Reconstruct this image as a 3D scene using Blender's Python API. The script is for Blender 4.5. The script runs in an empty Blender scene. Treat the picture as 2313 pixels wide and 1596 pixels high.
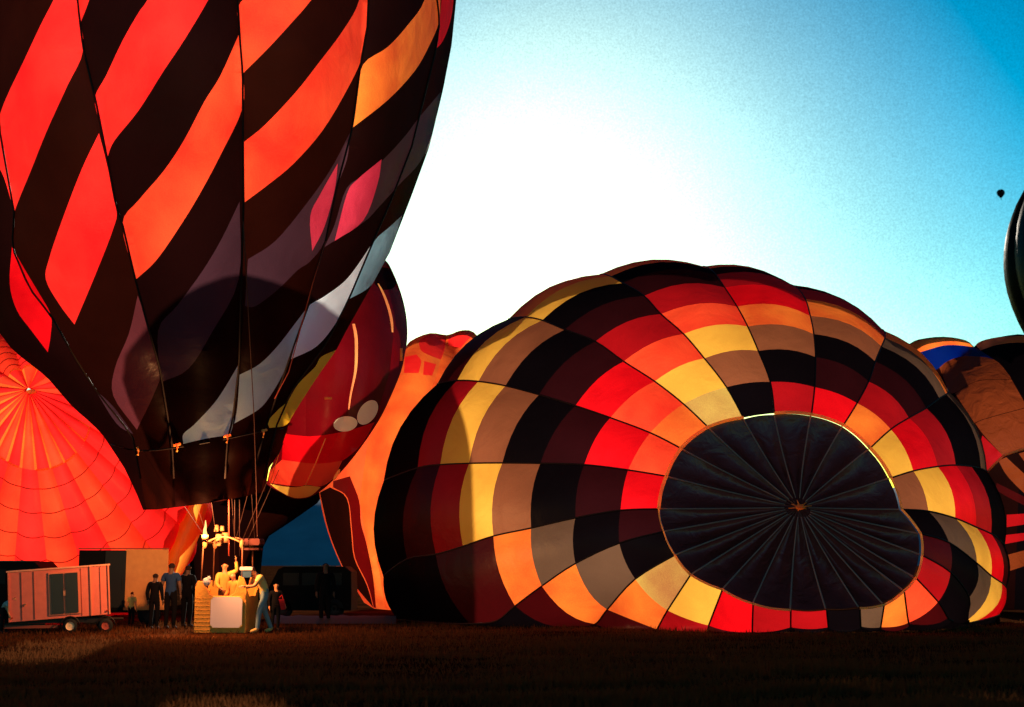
import bpy, math, random
import numpy as np
from mathutils import Vector, Matrix, noise
from mathutils.geometry import delaunay_2d_cdt
R = math.radians
rnd = random.Random(7)
sc = bpy.context.scene
C = sc.collection

# ------------------------------------------------------------------ camera
FU = 3211.0                      # focal length in photo units (photo = 2312 units wide)
CAMZ = 1.6
PITCH = math.atan(477.0/FU)
cd = bpy.data.cameras.new('camera'); cam = bpy.data.objects.new('camera', cd); C.objects.link(cam)
cam.location = (0, 0, CAMZ); cam.rotation_euler = (R(90)+PITCH, 0, 0)
cd.lens = 50; cd.sensor_width = 36; cd.clip_start = .1; cd.clip_end = 30000
cd.dof.use_dof = True; cd.dof.focus_distance = 36; cd.dof.aperture_fstop = 1.4
sc.camera = cam

# ------------------------------------------------------------------ sky, sun, exposure
SUN_AZ = math.atan2(1215-1156, FU)   # above the field, right of the upright balloon
SUN_EL = R(15.8)
w = bpy.data.worlds.new('World'); sc.world = w; w.use_nodes = True
nt = w.node_tree; nt.nodes.clear()
sky = nt.nodes.new('ShaderNodeTexSky'); sky.sky_type = 'NISHITA'; sky.sun_disc = False
sky.sun_elevation = SUN_EL; sky.sun_rotation = SUN_AZ
sky.air_density = 1.0; sky.dust_density = .3; sky.ozone_density = 3.0
gm = nt.nodes.new('ShaderNodeGamma'); gm.inputs[1].default_value = 1.85
hs = nt.nodes.new('ShaderNodeHueSaturation'); hs.inputs['Saturation'].default_value = 1.6
bg = nt.nodes.new('ShaderNodeBackground'); bg.inputs[1].default_value = .12
mul = nt.nodes.new('ShaderNodeVectorMath'); mul.operation = 'MULTIPLY'; mul.inputs[1].default_value = (.385, .395, .33)
wo = nt.nodes.new('ShaderNodeOutputWorld')
nt.links.new(sky.outputs[0], mul.inputs[0]); nt.links.new(mul.outputs[0], gm.inputs[0]); nt.links.new(gm.outputs[0], hs.inputs['Color'])
wt = nt.nodes.new('ShaderNodeTexCoord'); wn = nt.nodes.new('ShaderNodeTexNoise'); wn.inputs['Scale'].default_value = 2.2; wn.inputs['Detail'].default_value = 4; wn.inputs['Distortion'].default_value = .5
wg = nt.nodes.new('ShaderNodeTexNoise'); wg.inputs['Scale'].default_value = 900; wg.inputs['Detail'].default_value = 1
wa = nt.nodes.new('ShaderNodeMath'); wa.operation = 'ADD'; wr = nt.nodes.new('ShaderNodeMapRange'); wr.inputs[1].default_value = .7; wr.inputs[2].default_value = 1.3; wr.inputs[3].default_value = .8; wr.inputs[4].default_value = 1.2
wm = nt.nodes.new('ShaderNodeVectorMath'); wm.operation = 'SCALE'
nt.links.new(wt.outputs['Generated'], wn.inputs[0]); nt.links.new(wt.outputs['Generated'], wg.inputs[0]); nt.links.new(wn.outputs[0], wa.inputs[0]); nt.links.new(wg.outputs[0], wa.inputs[1])
nt.links.new(wa.outputs[0], wr.inputs[0]); nt.links.new(hs.outputs[0], wm.inputs[0]); nt.links.new(wr.outputs[0], wm.inputs[3]); nt.links.new(wm.outputs[0], bg.inputs[0]); nt.links.new(bg.outputs[0], wo.inputs[0])
sd = bpy.data.lights.new('sun', 'SUN'); sun = bpy.data.objects.new('sun', sd); C.objects.link(sun)
sd.energy = 4.5; sd.angle = R(.5); sd.color = (1, .88, .72)
sdir = Vector((math.sin(SUN_AZ)*math.cos(SUN_EL), math.cos(SUN_AZ)*math.cos(SUN_EL), math.sin(SUN_EL)))
sun.rotation_euler = sdir.to_track_quat('Z', 'Y').to_euler(); sun.location = (0, 0, 60)
vs = sc.view_settings; vs.view_transform = 'Standard'; vs.look = 'None'; vs.exposure = 0.15; vs.gamma = 1; vs.use_curve_mapping = False
sc.cycles.max_bounces = 6; sc.cycles.diffuse_bounces = 3; sc.cycles.transmission_bounces = 4

# ------------------------------------------------------------------ helpers
cp, sp = math.cos(PITCH), math.sin(PITCH)
def P(u, v, D):
    """the place at distance D (world Y) that stands in photo direction (u, v)"""
    x = (u-1156)/FU; y = (798-v)/FU
    d = Vector((x, cp - y*sp, sp + y*cp)); t = D/d.y
    return Vector((d.x*t, D, CAMZ + d.z*t))
def gdist(v):                    # distance of the ground seen at height v
    y = (798-v)/FU; return CAMZ*(cp-y*sp)/max(1e-4, -(sp+y*cp))
def gp(u, D): p = P(u, 1300, D); return Vector((p.x, D, 0))
def lin(c): return tuple(((x/255)/12.92 if x/255 <= .04045 else ((x/255+.055)/1.055)**2.4) for x in c)
def interp(tab, v): return float(np.interp(v, [a[0] for a in tab], [a[1] for a in tab]))

MAT = {}
def mat(name, col, rough=.7, metal=0, noise_scale=None, noise_amt=.25, bump=0, spec=.3):
    if name in MAT: return MAT[name]
    m = bpy.data.materials.new(name); m.use_nodes = True; n = m.node_tree; b = n.nodes['Principled BSDF']
    b.inputs['Base Color'].default_value = (*col, 1); b.inputs['Roughness'].default_value = rough
    b.inputs['Metallic'].default_value = metal; b.inputs['Specular IOR Level'].default_value = spec
    if noise_scale:
        tc = n.nodes.new('ShaderNodeTexCoord'); nz = n.nodes.new('ShaderNodeTexNoise'); nz.inputs['Scale'].default_value = noise_scale
        nz.inputs['Detail'].default_value = 5
        n.links.new(tc.outputs['Object'], nz.inputs[0])
        mx = n.nodes.new('ShaderNodeMix'); mx.data_type = 'RGBA'
        mx.inputs[6].default_value = (*[c*(1-noise_amt) for c in col], 1); mx.inputs[7].default_value = (*[min(1, c*(1+noise_amt)) for c in col], 1)
        n.links.new(nz.outputs[0], mx.inputs[0]); n.links.new(mx.outputs[2], b.inputs['Base Color'])
        if bump:
            bp = n.nodes.new('ShaderNodeBump'); bp.inputs['Strength'].default_value = bump; bp.inputs['Distance'].default_value = .03
            n.links.new(nz.outputs[0], bp.inputs['Height']); n.links.new(bp.outputs[0], b.inputs['Normal'])
    MAT[name] = m; return m

def fabric(name, rgb, k=.8, d=.35, gloss=.02, rough=.4, wrinkle=.5, scale=1.0):
    """thin balloon nylon: lets part of the light through, reflects part of it"""
    if name in MAT: return MAT[name]
    c = lin(rgb)
    m = bpy.data.materials.new(name); m.use_nodes = True; n = m.node_tree; n.nodes.clear()
    out = n.nodes.new('ShaderNodeOutputMaterial')
    tr = n.nodes.new('ShaderNodeBsdfTranslucent'); df = n.nodes.new('ShaderNodeBsdfDiffuse'); gl = n.nodes.new('ShaderNodeBsdfGlossy')
    gl.inputs['Roughness'].default_value = rough
    tc = n.nodes.new('ShaderNodeTexCoord')
    mp = n.nodes.new('ShaderNodeMapping'); mp.inputs['Scale'].default_value = (1, 1, 1)
    nz = n.nodes.new('ShaderNodeTexNoise'); nz.inputs['Scale'].default_value = scale; nz.inputs['Detail'].default_value = 6; nz.inputs['Distortion'].default_value = .6
    n2 = n.nodes.new('ShaderNodeTexNoise'); n2.inputs['Scale'].default_value = 60; n2.inputs['Detail'].default_value = 2
    n.links.new(tc.outputs['Object'], mp.inputs[0]); n.links.new(mp.outputs[0], nz.inputs[0]); n.links.new(tc.outputs['Object'], n2.inputs[0])
    mx = n.nodes.new('ShaderNodeMix'); mx.data_type = 'RGBA'
    hot = c[0] > .6 and c[1] < .4
    lo_ = (.72, .42, .55) if hot else (.78, .78, .78); hi_ = (1.25, 1.55, 1.2) if hot else (1.2, 1.2, 1.2)
    mx.inputs[6].default_value = (*[x*k*q for x, q in zip(c, lo_)], 1); mx.inputs[7].default_value = (*[min(1, x*k*q) for x, q in zip(c, hi_)], 1)
    n4 = n.nodes.new('ShaderNodeTexNoise'); n4.inputs['Scale'].default_value = .55; n4.inputs['Detail'].default_value = 3; n.links.new(tc.outputs['Object'], n4.inputs[0])
    av = n.nodes.new('ShaderNodeMix'); av.data_type = 'FLOAT'; av.inputs[0].default_value = .68; n.links.new(n2.outputs[0], av.inputs[2]); n.links.new(n4.outputs[0], av.inputs[3])
    rg = n.nodes.new('ShaderNodeMapRange'); rg.inputs[1].default_value = .36; rg.inputs[2].default_value = .64; n.links.new(av.outputs[0], rg.inputs[0]); n.links.new(rg.outputs[0], mx.inputs[0])
    n.links.new(mx.outputs[2], tr.inputs[0]); df.inputs[0].default_value = (*[x*d for x in c], 1)
    bp = n.nodes.new('ShaderNodeBump'); bp.inputs['Strength'].default_value = wrinkle; bp.inputs['Distance'].default_value = .12
    n.links.new(nz.outputs[0], bp.inputs['Height'])
    for s in (tr, df, gl): n.links.new(bp.outputs[0], s.inputs['Normal'])
    gl.inputs[0].default_value = (1, 1, 1, 1)
    a = n.nodes.new('ShaderNodeAddShader'); n.links.new(tr.outputs[0], a.inputs[0]); n.links.new(df.outputs[0], a.inputs[1])
    ms = n.nodes.new('ShaderNodeMixShader'); ms.inputs[0].default_value = gloss
    n.links.new(a.outputs[0], ms.inputs[1]); n.links.new(gl.outputs[0], ms.inputs[2]); n.links.new(ms.outputs[0], out.inputs[0])
    MAT[name] = m; return m

def thing(name, label, cat, loc=(0, 0, 0), rotz=0, group=None):
    o = bpy.data.objects.new(name, None); C.objects.link(o); o.empty_display_size = .3
    o.location = loc; o.rotation_euler = (0, 0, rotz); o['label'] = label; o['category'] = cat
    if group: o['group'] = group
    return o
def mesh_obj(name, verts, faces, m, parent=None, smooth=True, world=True, label=None):
    """verts in world space when world=True (turned into the parent's own space)"""
    me = bpy.data.meshes.new(name)
    if parent is not None and world:
        o0 = parent
        while o0.parent is not None: o0 = o0.parent
        L = Vector(o0.location); verts = [Vector(v)-L for v in verts]
    me.from_pydata([tuple(v) for v in verts], [], faces); me.update()
    if smooth: me.polygons.foreach_set('use_smooth', [True]*len(me.polygons))
    if m: me.materials.append(m)
    o = bpy.data.objects.new(name, me); C.objects.link(o)
    if parent is not None: o.parent = parent
    if label: o['label'] = label
    return o
class MB:
    def __init__(s): s.v = []; s.f = []
    def add(s, v, f):
        k = len(s.v); s.v += [Vector(a) for a in v]; s.f += [tuple(i+k for i in a) for a in f]
    def box(s, c, d, rot=None, bev=0.0):
        x, y, z = [a/2 for a in d]; c = Vector(c)
        if bev <= 0:
            vs_ = [Vector((i*x, j*y, k*z)) for k in (-1, 1) for j in (-1, 1) for i in (-1, 1)]
            fs = [(0, 2, 3, 1), (4, 5, 7, 6), (0, 1, 5, 4), (2, 6, 7, 3), (0, 4, 6, 2), (1, 3, 7, 5)]
        else:
            pr = [(-x, -z+bev), (-x+bev, -z), (x-bev, -z), (x, -z+bev), (x, z-bev), (x-bev, z), (-x+bev, z), (-x, z-bev)]
            vs_ = [Vector((a, -y+bev*.0, b)) for a, b in pr]+[Vector((a, y, b)) for a, b in pr]
            fs = [tuple(range(8)), tuple(range(15, 7, -1))]+[(i, i+8, (i+1) % 8+8, (i+1) % 8) for i in range(8)]
        if rot: vs_ = [rot @ a for a in vs_]
        s.add([a+c for a in vs_], fs)
    def tube(s, pts, r, n=6, r1=None):
        pts = [Vector(p) for p in pts]; m = len(pts); vs_ = []; fs = []
        for i, p in enumerate(pts):
            t = (pts[min(i+1, m-1)]-pts[max(i-1, 0)]).normalized()
            a = t.cross(Vector((0, 0, 1)))
            if a.length < .05: a = t.cross(Vector((0, 1, 0)))
            a.normalize(); b = t.cross(a)
            rr = r if r1 is None else r+(r1-r)*i/(m-1)
            for j in range(n):
                g = 2*math.pi*j/n; vs_.append(p+(a*math.cos(g)+b*math.sin(g))*rr)
        for i in range(m-1):
            for j in range(n): fs.append((i*n+j, i*n+(j+1) % n, (i+1)*n+(j+1) % n, (i+1)*n+j))
        fs.append(tuple(range(n-1, -1, -1))); fs.append(tuple((m-1)*n+j for j in range(n)))
        s.add(vs_, fs)
    def ell(s, c, d, n=10, m=7, rot=None):
        c = Vector(c); vs_ = []; fs = []
        for i in range(m+1):
            a = math.pi*i/m
            for j in range(n):
                g = 2*math.pi*j/n; p = Vector((math.sin(a)*math.cos(g)*d[0], math.sin(a)*math.sin(g)*d[1], math.cos(a)*d[2]))
                vs_.append(c+(rot @ p if rot else p))
        for i in range(m):
            for j in range(n): fs.append((i*n+j, (i+1)*n+j, (i+1)*n+(j+1) % n, i*n+(j+1) % n))
        s.add(vs_, fs)
    def obj(s, name, m, parent=None, smooth=False, world=True, label=None): return mesh_obj(name, s.v, s.f, m, parent, smooth, world, label)
def tag(o, label, cat, group=None):
    o['label'] = label; o['category'] = cat
    if group: o['group'] = group
    return o
def base_shift(o):               # move a top-level mesh's origin to its base
    co = [v.co.copy() for v in o.data.vertices]
    c = Vector((sum(a.x for a in co)/len(co), sum(a.y for a in co)/len(co), min(a.z for a in co)))
    o.data.transform(Matrix.Translation(-c)); o.location = c; return o

def inside(p, poly):
    x, y = p; r = False; n = len(poly); j = n-1
    for i in range(n):
        xi, yi = poly[i]; xj, yj = poly[j]
        if (yi > y) != (yj > y) and x < (xj-xi)*(y-yi)/(yj-yi)+xi: r = not r
        j = i
    return r
def smooth_poly(pts, step=14):
    """resample straight edges so that the sewn edge follows the curved envelope"""
    out = []
    n = len(pts)
    for i in range(n):
        a, b = pts[i], pts[(i+1) % n]; L = math.hypot(b[0]-a[0], b[1]-a[1]); k = max(1, int(L/step))
        for j in range(k): out.append((a[0]+(b[0]-a[0])*j/k, a[1]+(b[1]-a[1])*j/k))
    return out
def cr(p0, p1, p2, p3, t):
    return tuple(.5*((2*b)+(-a+c)*t+(2*a-5*b+4*c-d)*t*t+(-a+3*b-3*c+d)*t**3) for a, b, c, d in zip(p0, p1, p2, p3))
def curvy(pts, sub=4, sharp=50):
    """closed polygon with rounded runs but sharp corners kept"""
    n = len(pts); out = []
    def corner(i):
        a = Vector(pts[i-1]); b = Vector(pts[i]); c = Vector(pts[(i+1) % n])
        d1 = b-a; d2 = c-b
        if d1.length < 1e-6 or d2.length < 1e-6: return True
        return math.degrees(d1.angle(d2)) > sharp
    cs = [corner(i) for i in range(n)]
    for i in range(n):
        p1 = pts[i]; p2 = pts[(i+1) % n]
        p0 = pts[i-1] if not cs[i] else (2*p1[0]-p2[0], 2*p1[1]-p2[1])
        p3 = pts[(i+2) % n] if not cs[(i+1) % n] else (2*p2[0]-p1[0], 2*p2[1]-p1[1])
        for j in range(sub): out.append(cr(p0, p1, p2, p3, j/sub))
    return out

def sewn_envelope(root, outline, seams, polys, depthf, dark_mats, grid=22, back=None):
    """an envelope sewn from panels: seams (open polylines) and patches (closed polygons) cut the cloth,
    every piece is a curved sheet of its own lying on the rounded surface depthf"""
    V = []; E = []; pcs = []
    def addloop(pts, closed=True):
        k = len(V); V.extend(Vector(p) for p in pts); n = len(pts)
        for i in range(n if closed else n-1): E.append((k+i, k+(i+1) % n))
    addloop(outline)
    for s in seams:
        pts = []
        for i in range(len(s)-1):
            a, b = s[i], s[i+1]; k = max(1, int(math.hypot(b[0]-a[0], b[1]-a[1])/18))
            pts += [(a[0]+(b[0]-a[0])*j/k, a[1]+(b[1]-a[1])*j/k) for j in range(k)]
        pts.append(s[-1]); addloop(pts, False)
    PP = []
    for pl, m in polys:
        q = curvy(pl); PP.append((q, m)); addloop(q)
    us = [p[0] for p in outline]; vs_ = [p[1] for p in outline]
    r2 = random.Random(3)
    u = min(us)
    while u < max(us):
        v = min(vs_)
        while v < max(vs_):
            q = (u+r2.uniform(-3, 3), v+r2.uniform(-3, 3))
            if inside(q, outline): V.append(Vector(q))
            v += grid
        u += grid
    ov, oe, of, *_ = delaunay_2d_cdt(V, E, [], 0, 1e-3)
    cls = []
    def seam_x(s, v):
        t = sorted(s, key=lambda a: a[1]); return float(np.interp(v, [a[1] for a in t], [a[0] for a in t]))
    for f in of:
        c = sum((ov[i] for i in f), Vector((0, 0)))/3
        if not inside(c, outline): cls.append(None); continue
        k = None
        for i, (q, m) in enumerate(PP):
            if inside(c, q): k = ('p', i)
        if k is None: k = ('g', sum(1 for s in seams if seam_x(s, c.y) < c.x))
        cls.append(k)
    cons = set()
    # neighbours: triangles that share an edge and a class belong to one cloth piece
    em = {}
    for fi, f in enumerate(of):
        if cls[fi] is None: continue
        for a, b in ((f[0], f[1]), (f[1], f[2]), (f[2], f[0])): em.setdefault((min(a, b), max(a, b)), []).append(fi)
    par = list(range(len(of)))
    def find(a):
        while par[a] != a: par[a] = par[par[a]]; a = par[a]
        return a
    for l in em.values():
        if len(l) == 2 and cls[l[0]] == cls[l[1]]: par[find(l[0])] = find(l[1])
    comp = {}
    for fi in range(len(of)):
        if cls[fi] is not None: comp.setdefault(find(fi), []).append(fi)
    W = [None]*len(ov)
    for key, fl in sorted(comp.items()):
        if len(fl) < 3: tiny = True
        idx = {}; vv = []; ff = []
        for fi in fl:
            t = []
            for i in of[fi]:
                if W[i] is None: W[i] = P(ov[i].x, ov[i].y, depthf(ov[i].x, ov[i].y))
                if i not in idx: idx[i] = len(vv); vv.append(W[i])
                t.append(idx[i])
            ff.append(tuple(reversed(t)))
        k = cls[fl[0]]
        m = PP[k[1]][1] if k[0] == 'p' else dark_mats[k[1] % len(dark_mats)]
        pcs.append(mesh_obj('fabric_panel', vv, ff, m, root))
    return pcs

def tuck(root, outline, depthf, m, steps=((.975, .7),), cen=None):
    """the cloth goes on round the far side"""
    n = len(outline); cen = cen or (sum(p[0] for p in outline)/n, sum(p[1] for p in outline)/n)
    vv = []; ff = []
    for k, (s, dd) in enumerate(((1, 0),)+tuple(steps)):
        for p in outline:
            D = depthf(*p)+dd; q = P(cen[0]+(p[0]-cen[0])*s, cen[1]+(p[1]-cen[1])*s, D)
            vv.append(Vector((q.x, q.y, max(.02, q.z))))
    for k in range(len(steps)):
        for i in range(n): ff.append((k*n+i, k*n+(i+1) % n, (k+1)*n+(i+1) % n, (k+1)*n+i))
    return mesh_obj('far_side', vv, ff, m, root)

# ------------------------------------------------------------------ fabrics
F_RED = fabric('nylon_red', (255, 38, 36), 1.0)
F_RED2 = fabric('nylon_deep_red', (225, 10, 22), .9)
F_SCAR = fabric('nylon_scarlet', (255, 66, 40), 1.0)
F_ORA = fabric('nylon_orange', (255, 116, 46), .9)
F_YEL = fabric('nylon_yellow', (255, 180, 66), .88)
F_LEM = fabric('nylon_lemon', (255, 240, 70), 1.0)
F_BRN = fabric('nylon_brown', (138, 76, 48), .9)
F_OLV = fabric('nylon_olive', (104, 74, 56), .8)
F_OLY = fabric('nylon_straw', (215, 165, 90), .8)
F_DRED = fabric('nylon_dark_red', (165, 14, 20), .9)
F_WINE = fabric('nylon_wine', (60, 6, 8), .9)
F_MAR = fabric('nylon_maroon', (44, 10, 14), .8, gloss=.004, wrinkle=.25)
F_BLK = fabric('nylon_black', (13, 7, 10), .7, gloss=.004, wrinkle=.25)
F_BLK2 = fabric('nylon_black_brown', (40, 10, 5), .7, gloss=.004, wrinkle=.25)
F_BLK3 = fabric('nylon_soot', (28, 7, 6), .7, gloss=.004, wrinkle=.25)
F_PUR = fabric('nylon_plum', (64, 36, 44), 1.0)
F_MRN = fabric('nylon_mulberry', (92, 38, 42), 1.0)
F_PNK = fabric('nylon_sunlit_pink', (225, 55, 85), .9)  # sunlight showing through folds, put into the cloth colour
F_GRY = fabric('nylon_grey', (172, 200, 198), 1.0)
F_WHT = fabric('nylon_pale', (228, 234, 238), 1.0)
F_BLU = fabric('nylon_ice', (140, 185, 198), 1.0)
F_NAVY = fabric('nylon_navy', (0, 22, 105), .8)
F_GOLD = fabric('nylon_gold_brown', (122, 50, 22), .9, wrinkle=.8, scale=2.2)
F_VENT = fabric('nylon_vent', (28, 13, 16), .5, d=.6, gloss=.04, rough=.35, wrinkle=.6, scale=2.2)
F_MAROON = fabric('nylon_oxblood', (112, 6, 14), .8)
M_CORD = fabric('pale_cord', (255, 192, 112), .8, d=.6)
M_ROPE = mat('brown_rope', (.12, .03, .02), .8)
M_SEAM = mat('dark_seam_tape', (.02, .006, .006), .7)

# ------------------------------------------------------------------ ground and mountain
gm_ = bpy.data.materials.new('dry_grass_ground'); gm_.use_nodes = True; n = gm_.node_tree; n.nodes.remove(n.nodes['Principled BSDF']); b = n.nodes.new('ShaderNodeBsdfDiffuse'); n.links.new(b.outputs[0], n.nodes['Material Output'].inputs[0])
tc = n.nodes.new('ShaderNodeTexCoord'); nz = n.nodes.new('ShaderNodeTexNoise'); nz.inputs['Scale'].default_value = .35; nz.inputs['Detail'].default_value = 9
cr_ = n.nodes.new('ShaderNodeValToRGB'); cr_.color_ramp.elements[0].position = .35; cr_.color_ramp.elements[1].position = .7
cr_.color_ramp.elements[0].color = (.022, .007, .003, 1); cr_.color_ramp.elements[1].color = (.095, .029, .010, 1)
n.links.new(tc.outputs['Object'], nz.inputs[0]); n.links.new(nz.outputs[0], cr_.inputs[0]); n.links.new(cr_.outputs[0], b.inputs['Color'])
bp = n.nodes.new('ShaderNodeBump'); bp.inputs['Strength'].default_value = .8; bp.inputs['Distance'].default_value = .08
n3 = n.nodes.new('ShaderNodeTexNoise'); n3.inputs['Scale'].default_value = 6; n3.inputs['Detail'].default_value = 6
n.links.new(tc.outputs['Object'], n3.inputs[0]); n.links.new(n3.outputs[0], bp.inputs['Height']); n.links.new(bp.outputs[0], b.inputs['Normal'])
gv = []; gf = []; ys = [-60, 0, 12, 20, 30, 45, 70, 120, 300, 900, 3000, 9000]; xs = [-9000, -2000, -400, -100, -30, -15, 0, 15, 30, 100, 400, 2000, 9000]
for y in ys:
    for x in xs: gv.append((x, y, 0))
for j in range(len(ys)-1):
    for i in range(len(xs)-1): k = j*len(xs)+i; gf.append((k, k+1, k+len(xs)+1, k+len(xs)))
g = mesh_obj('ground', gv, gf, gm_, smooth=False); g['kind'] = 'structure'

mm = mat('haze_blue_mountain', (.17, .30, .40), .95, noise_scale=.012, noise_amt=.35, spec=.02)  # distance haze painted into the base colour as blue
mv = []; mf = []; NX, NY = 140, 14; YM = 2600.0
for j in range(NY):
    for i in range(NX):
        x = -1300+2600*i/(NX-1); y = YM+j*70
        env = math.sin(min(1, j/(NY-1)*1.15)*math.pi/2)
        h = 185+24*noise.noise(Vector((x*.0022, .3, 0)))+16*noise.noise(Vector((x*.009, y*.006, 2)))+7*noise.noise(Vector((x*.03, y*.02, 5)))
        h *= math.exp(-((x+100)/5000)**2)
        mv.append((x, y, -2+h*env+(5*noise.noise(Vector((x*.02, y*.02, 9))) if j else 0)))
for j in range(NY-1):
    for i in range(NX-1): k = j*NX+i; mf.append((k, k+1, k+NX+1, k+NX))
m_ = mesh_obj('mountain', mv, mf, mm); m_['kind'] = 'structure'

# grass blades (one mass)
rs = np.random.RandomState(5)
NB = 230000
yy = 14.5+26*rs.rand(NB)**1.6; xx = (rs.rand(NB)*2-1)*(.385*yy+.6)
patch = np.array([noise.noise(Vector((x*.35, y*.9, 0))) for x, y in zip(xx[::1], yy[::1])])
keep = rs.rand(NB) < np.clip(.55+patch*1.6, .12, 1); xx = xx[keep]; yy = yy[keep]; NB = len(xx)
hh = (.04+.08*rs.rand(NB)**2)*(1+1.2*np.clip(patch[keep], 0, 1)); aa = rs.rand(NB)*math.pi; ww = .007+.008*rs.rand(NB); lx = rs.randn(NB)*.03; ly = rs.randn(NB)*.03
vv = np.zeros((NB*3, 3)); dx = np.cos(aa)*ww; dy = np.sin(aa)*ww
vv[0::3] = np.c_[xx-dx, yy-dy, np.zeros(NB)]; vv[1::3] = np.c_[xx+dx, yy+dy, np.zeros(NB)]; vv[2::3] = np.c_[xx+lx, yy+ly, hh]
me = bpy.data.meshes.new('grass'); me.vertices.add(NB*3); me.vertices.foreach_set('co', vv.ravel())
me.loops.add(NB*3); me.loops.foreach_set('vertex_index', np.arange(NB*3)); me.polygons.add(NB)
me.polygons.foreach_set('loop_start', np.arange(0, NB*3, 3)); me.polygons.foreach_set('loop_total', np.full(NB, 3)); me.update(); me.validate()
gmat = bpy.data.materials.new('dry_grass_blade'); gmat.use_nodes = True; n = gmat.node_tree; n.nodes.clear()
out = n.nodes.new('ShaderNodeOutputMaterial'); tr = n.nodes.new('ShaderNodeBsdfTranslucent'); df = n.nodes.new('ShaderNodeBsdfDiffuse'); a_ = n.nodes.new('ShaderNodeMixShader')
a_.inputs[0].default_value = .4
tr.inputs[0].default_value = (.14, .045, .014, 1); df.inputs[0].default_value = (.15, .045, .014, 1)
n.links.new(tr.outputs[0], a_.inputs[2]); n.links.new(df.outputs[0], a_.inputs[1]); n.links.new(a_.outputs[0], out.inputs[0])
me.materials.append(gmat)
go = bpy.data.objects.new('grass', me); C.objects.link(go); go['kind'] = 'stuff'; go['label'] = 'short dry brown grass covering the launch field'; go['category'] = 'grass'

# ------------------------------------------------------------------ the upright striped balloon
BC = [(-900, 470), (-100, 436), (0, 430), (100, 425), (200, 420), (330, 412), (440, 405), (570, 398), (650, 393), (750, 389), (791, 394), (850, 411), (918, 418), (950, 427), (980, 438), (1021, 445), (1055, 444), (1100, 451), (1150, 456)]
BR = [(-900, 60), (-850, 200), (-700, 400), (-500, 530), (-300, 590), (-100, 606), (0, 600), (100, 595), (200, 581), (330, 558), (440, 525), (570, 482), (650, 443), (750, 391), (791, 365), (850, 306), (918, 255), (950, 227), (980, 207), (1021, 187), (1055, 164), (1100, 149), (1150, 134)]
BD = 35.0
S0 = [(-400, -800), (-60, -300), (-20, 0), (0, 300), (32, 479), (27, 558), (66, 650), (115, 712), (165, 800), (215, 880), (300, 985), (330, 1148)]
S1 = [(420, -850), (300, -600), (210, -300), (175, 0), (188, 110), (215, 222), (242, 357), (263, 470), (277, 508), (306, 631), (330, 722), (361, 832), (388, 1000), (396, 1141)]
S2 = [(470, -860), (505, -500), (530, -200), (537, 0), (541, 76), (548, 166), (548, 245), (550, 455), (545, 630), (540, 822), (525, 950), (514, 990), (505, 1128)]
S3 = [(520, -850), (680, -600), (800, -300), (832, 0), (829, 60), (816, 134), (796, 288), (760, 424), (735, 545), (705, 640), (696, 691), (655, 805), (597, 975), (560, 1118)]
S4 = [(560, -850), (800, -600), (950, -300), (993, 50), (985, 110), (955, 230), (930, 330), (880, 460), (843, 544), (788, 675), (740, 770), (660, 880), (625, 960), (588, 1113)]
SEAMS = [S0, S1, S2, S3, S4]
def sx(s, v): return float(np.interp(v, [a[1] for a in s], [a[0] for a in s]))
def big_depth(u, v):
    c = interp(BC, v); r = interp(BR, v); q = max(-1, min(1, (u-c)/r)); Rm = r/FU*BD
    D = BD-Rm*math.sqrt(max(0, 1-q*q))
    L = [c-r]+[sx(s, v) for s in SEAMS]+[c+r]
    for a, b in zip(L, L[1:]):
        if a <= u <= b and b-a > 4:
            s = (u-a)/(b-a); D -= .42*min(1, (b-a)/200)*abs(math.sin(math.pi*s))**.8*min(1, max(.25, (1-abs(q))*5))
    return D
root = thing('hot_air_balloon', 'huge upright balloon with black and red diagonal stripes filling the upper left, basket not part', 'hot air balloon', (P(456, 1150, 35).x, 35, P(456, 1150, 35).z))
root['label'] = 'huge upright balloon envelope with red and black diagonal stripes hanging above the lit basket'
BIG = root
vlist = [-890, -850, -780, -700, -600, -500, -400, -300, -200, -100, 0]+list(range(30, 1111, 18))
rightside = [(interp(BC, v)+interp(BR, v), v) for v in vlist]
leftside = [(interp(BC, v)-interp(BR, v), v) for v in vlist if v < 1100]+[(310, 1118), (323, 1151)]
bottom = [(560, 1119), (515, 1128), (470, 1136), (430, 1141), (390, 1146), (355, 1150)]
outline = rightside+bottom+list(reversed(leftside))
Z = .4608
def z1(*p): return [(a*Z, b*Z) for a, b in p]
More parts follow.
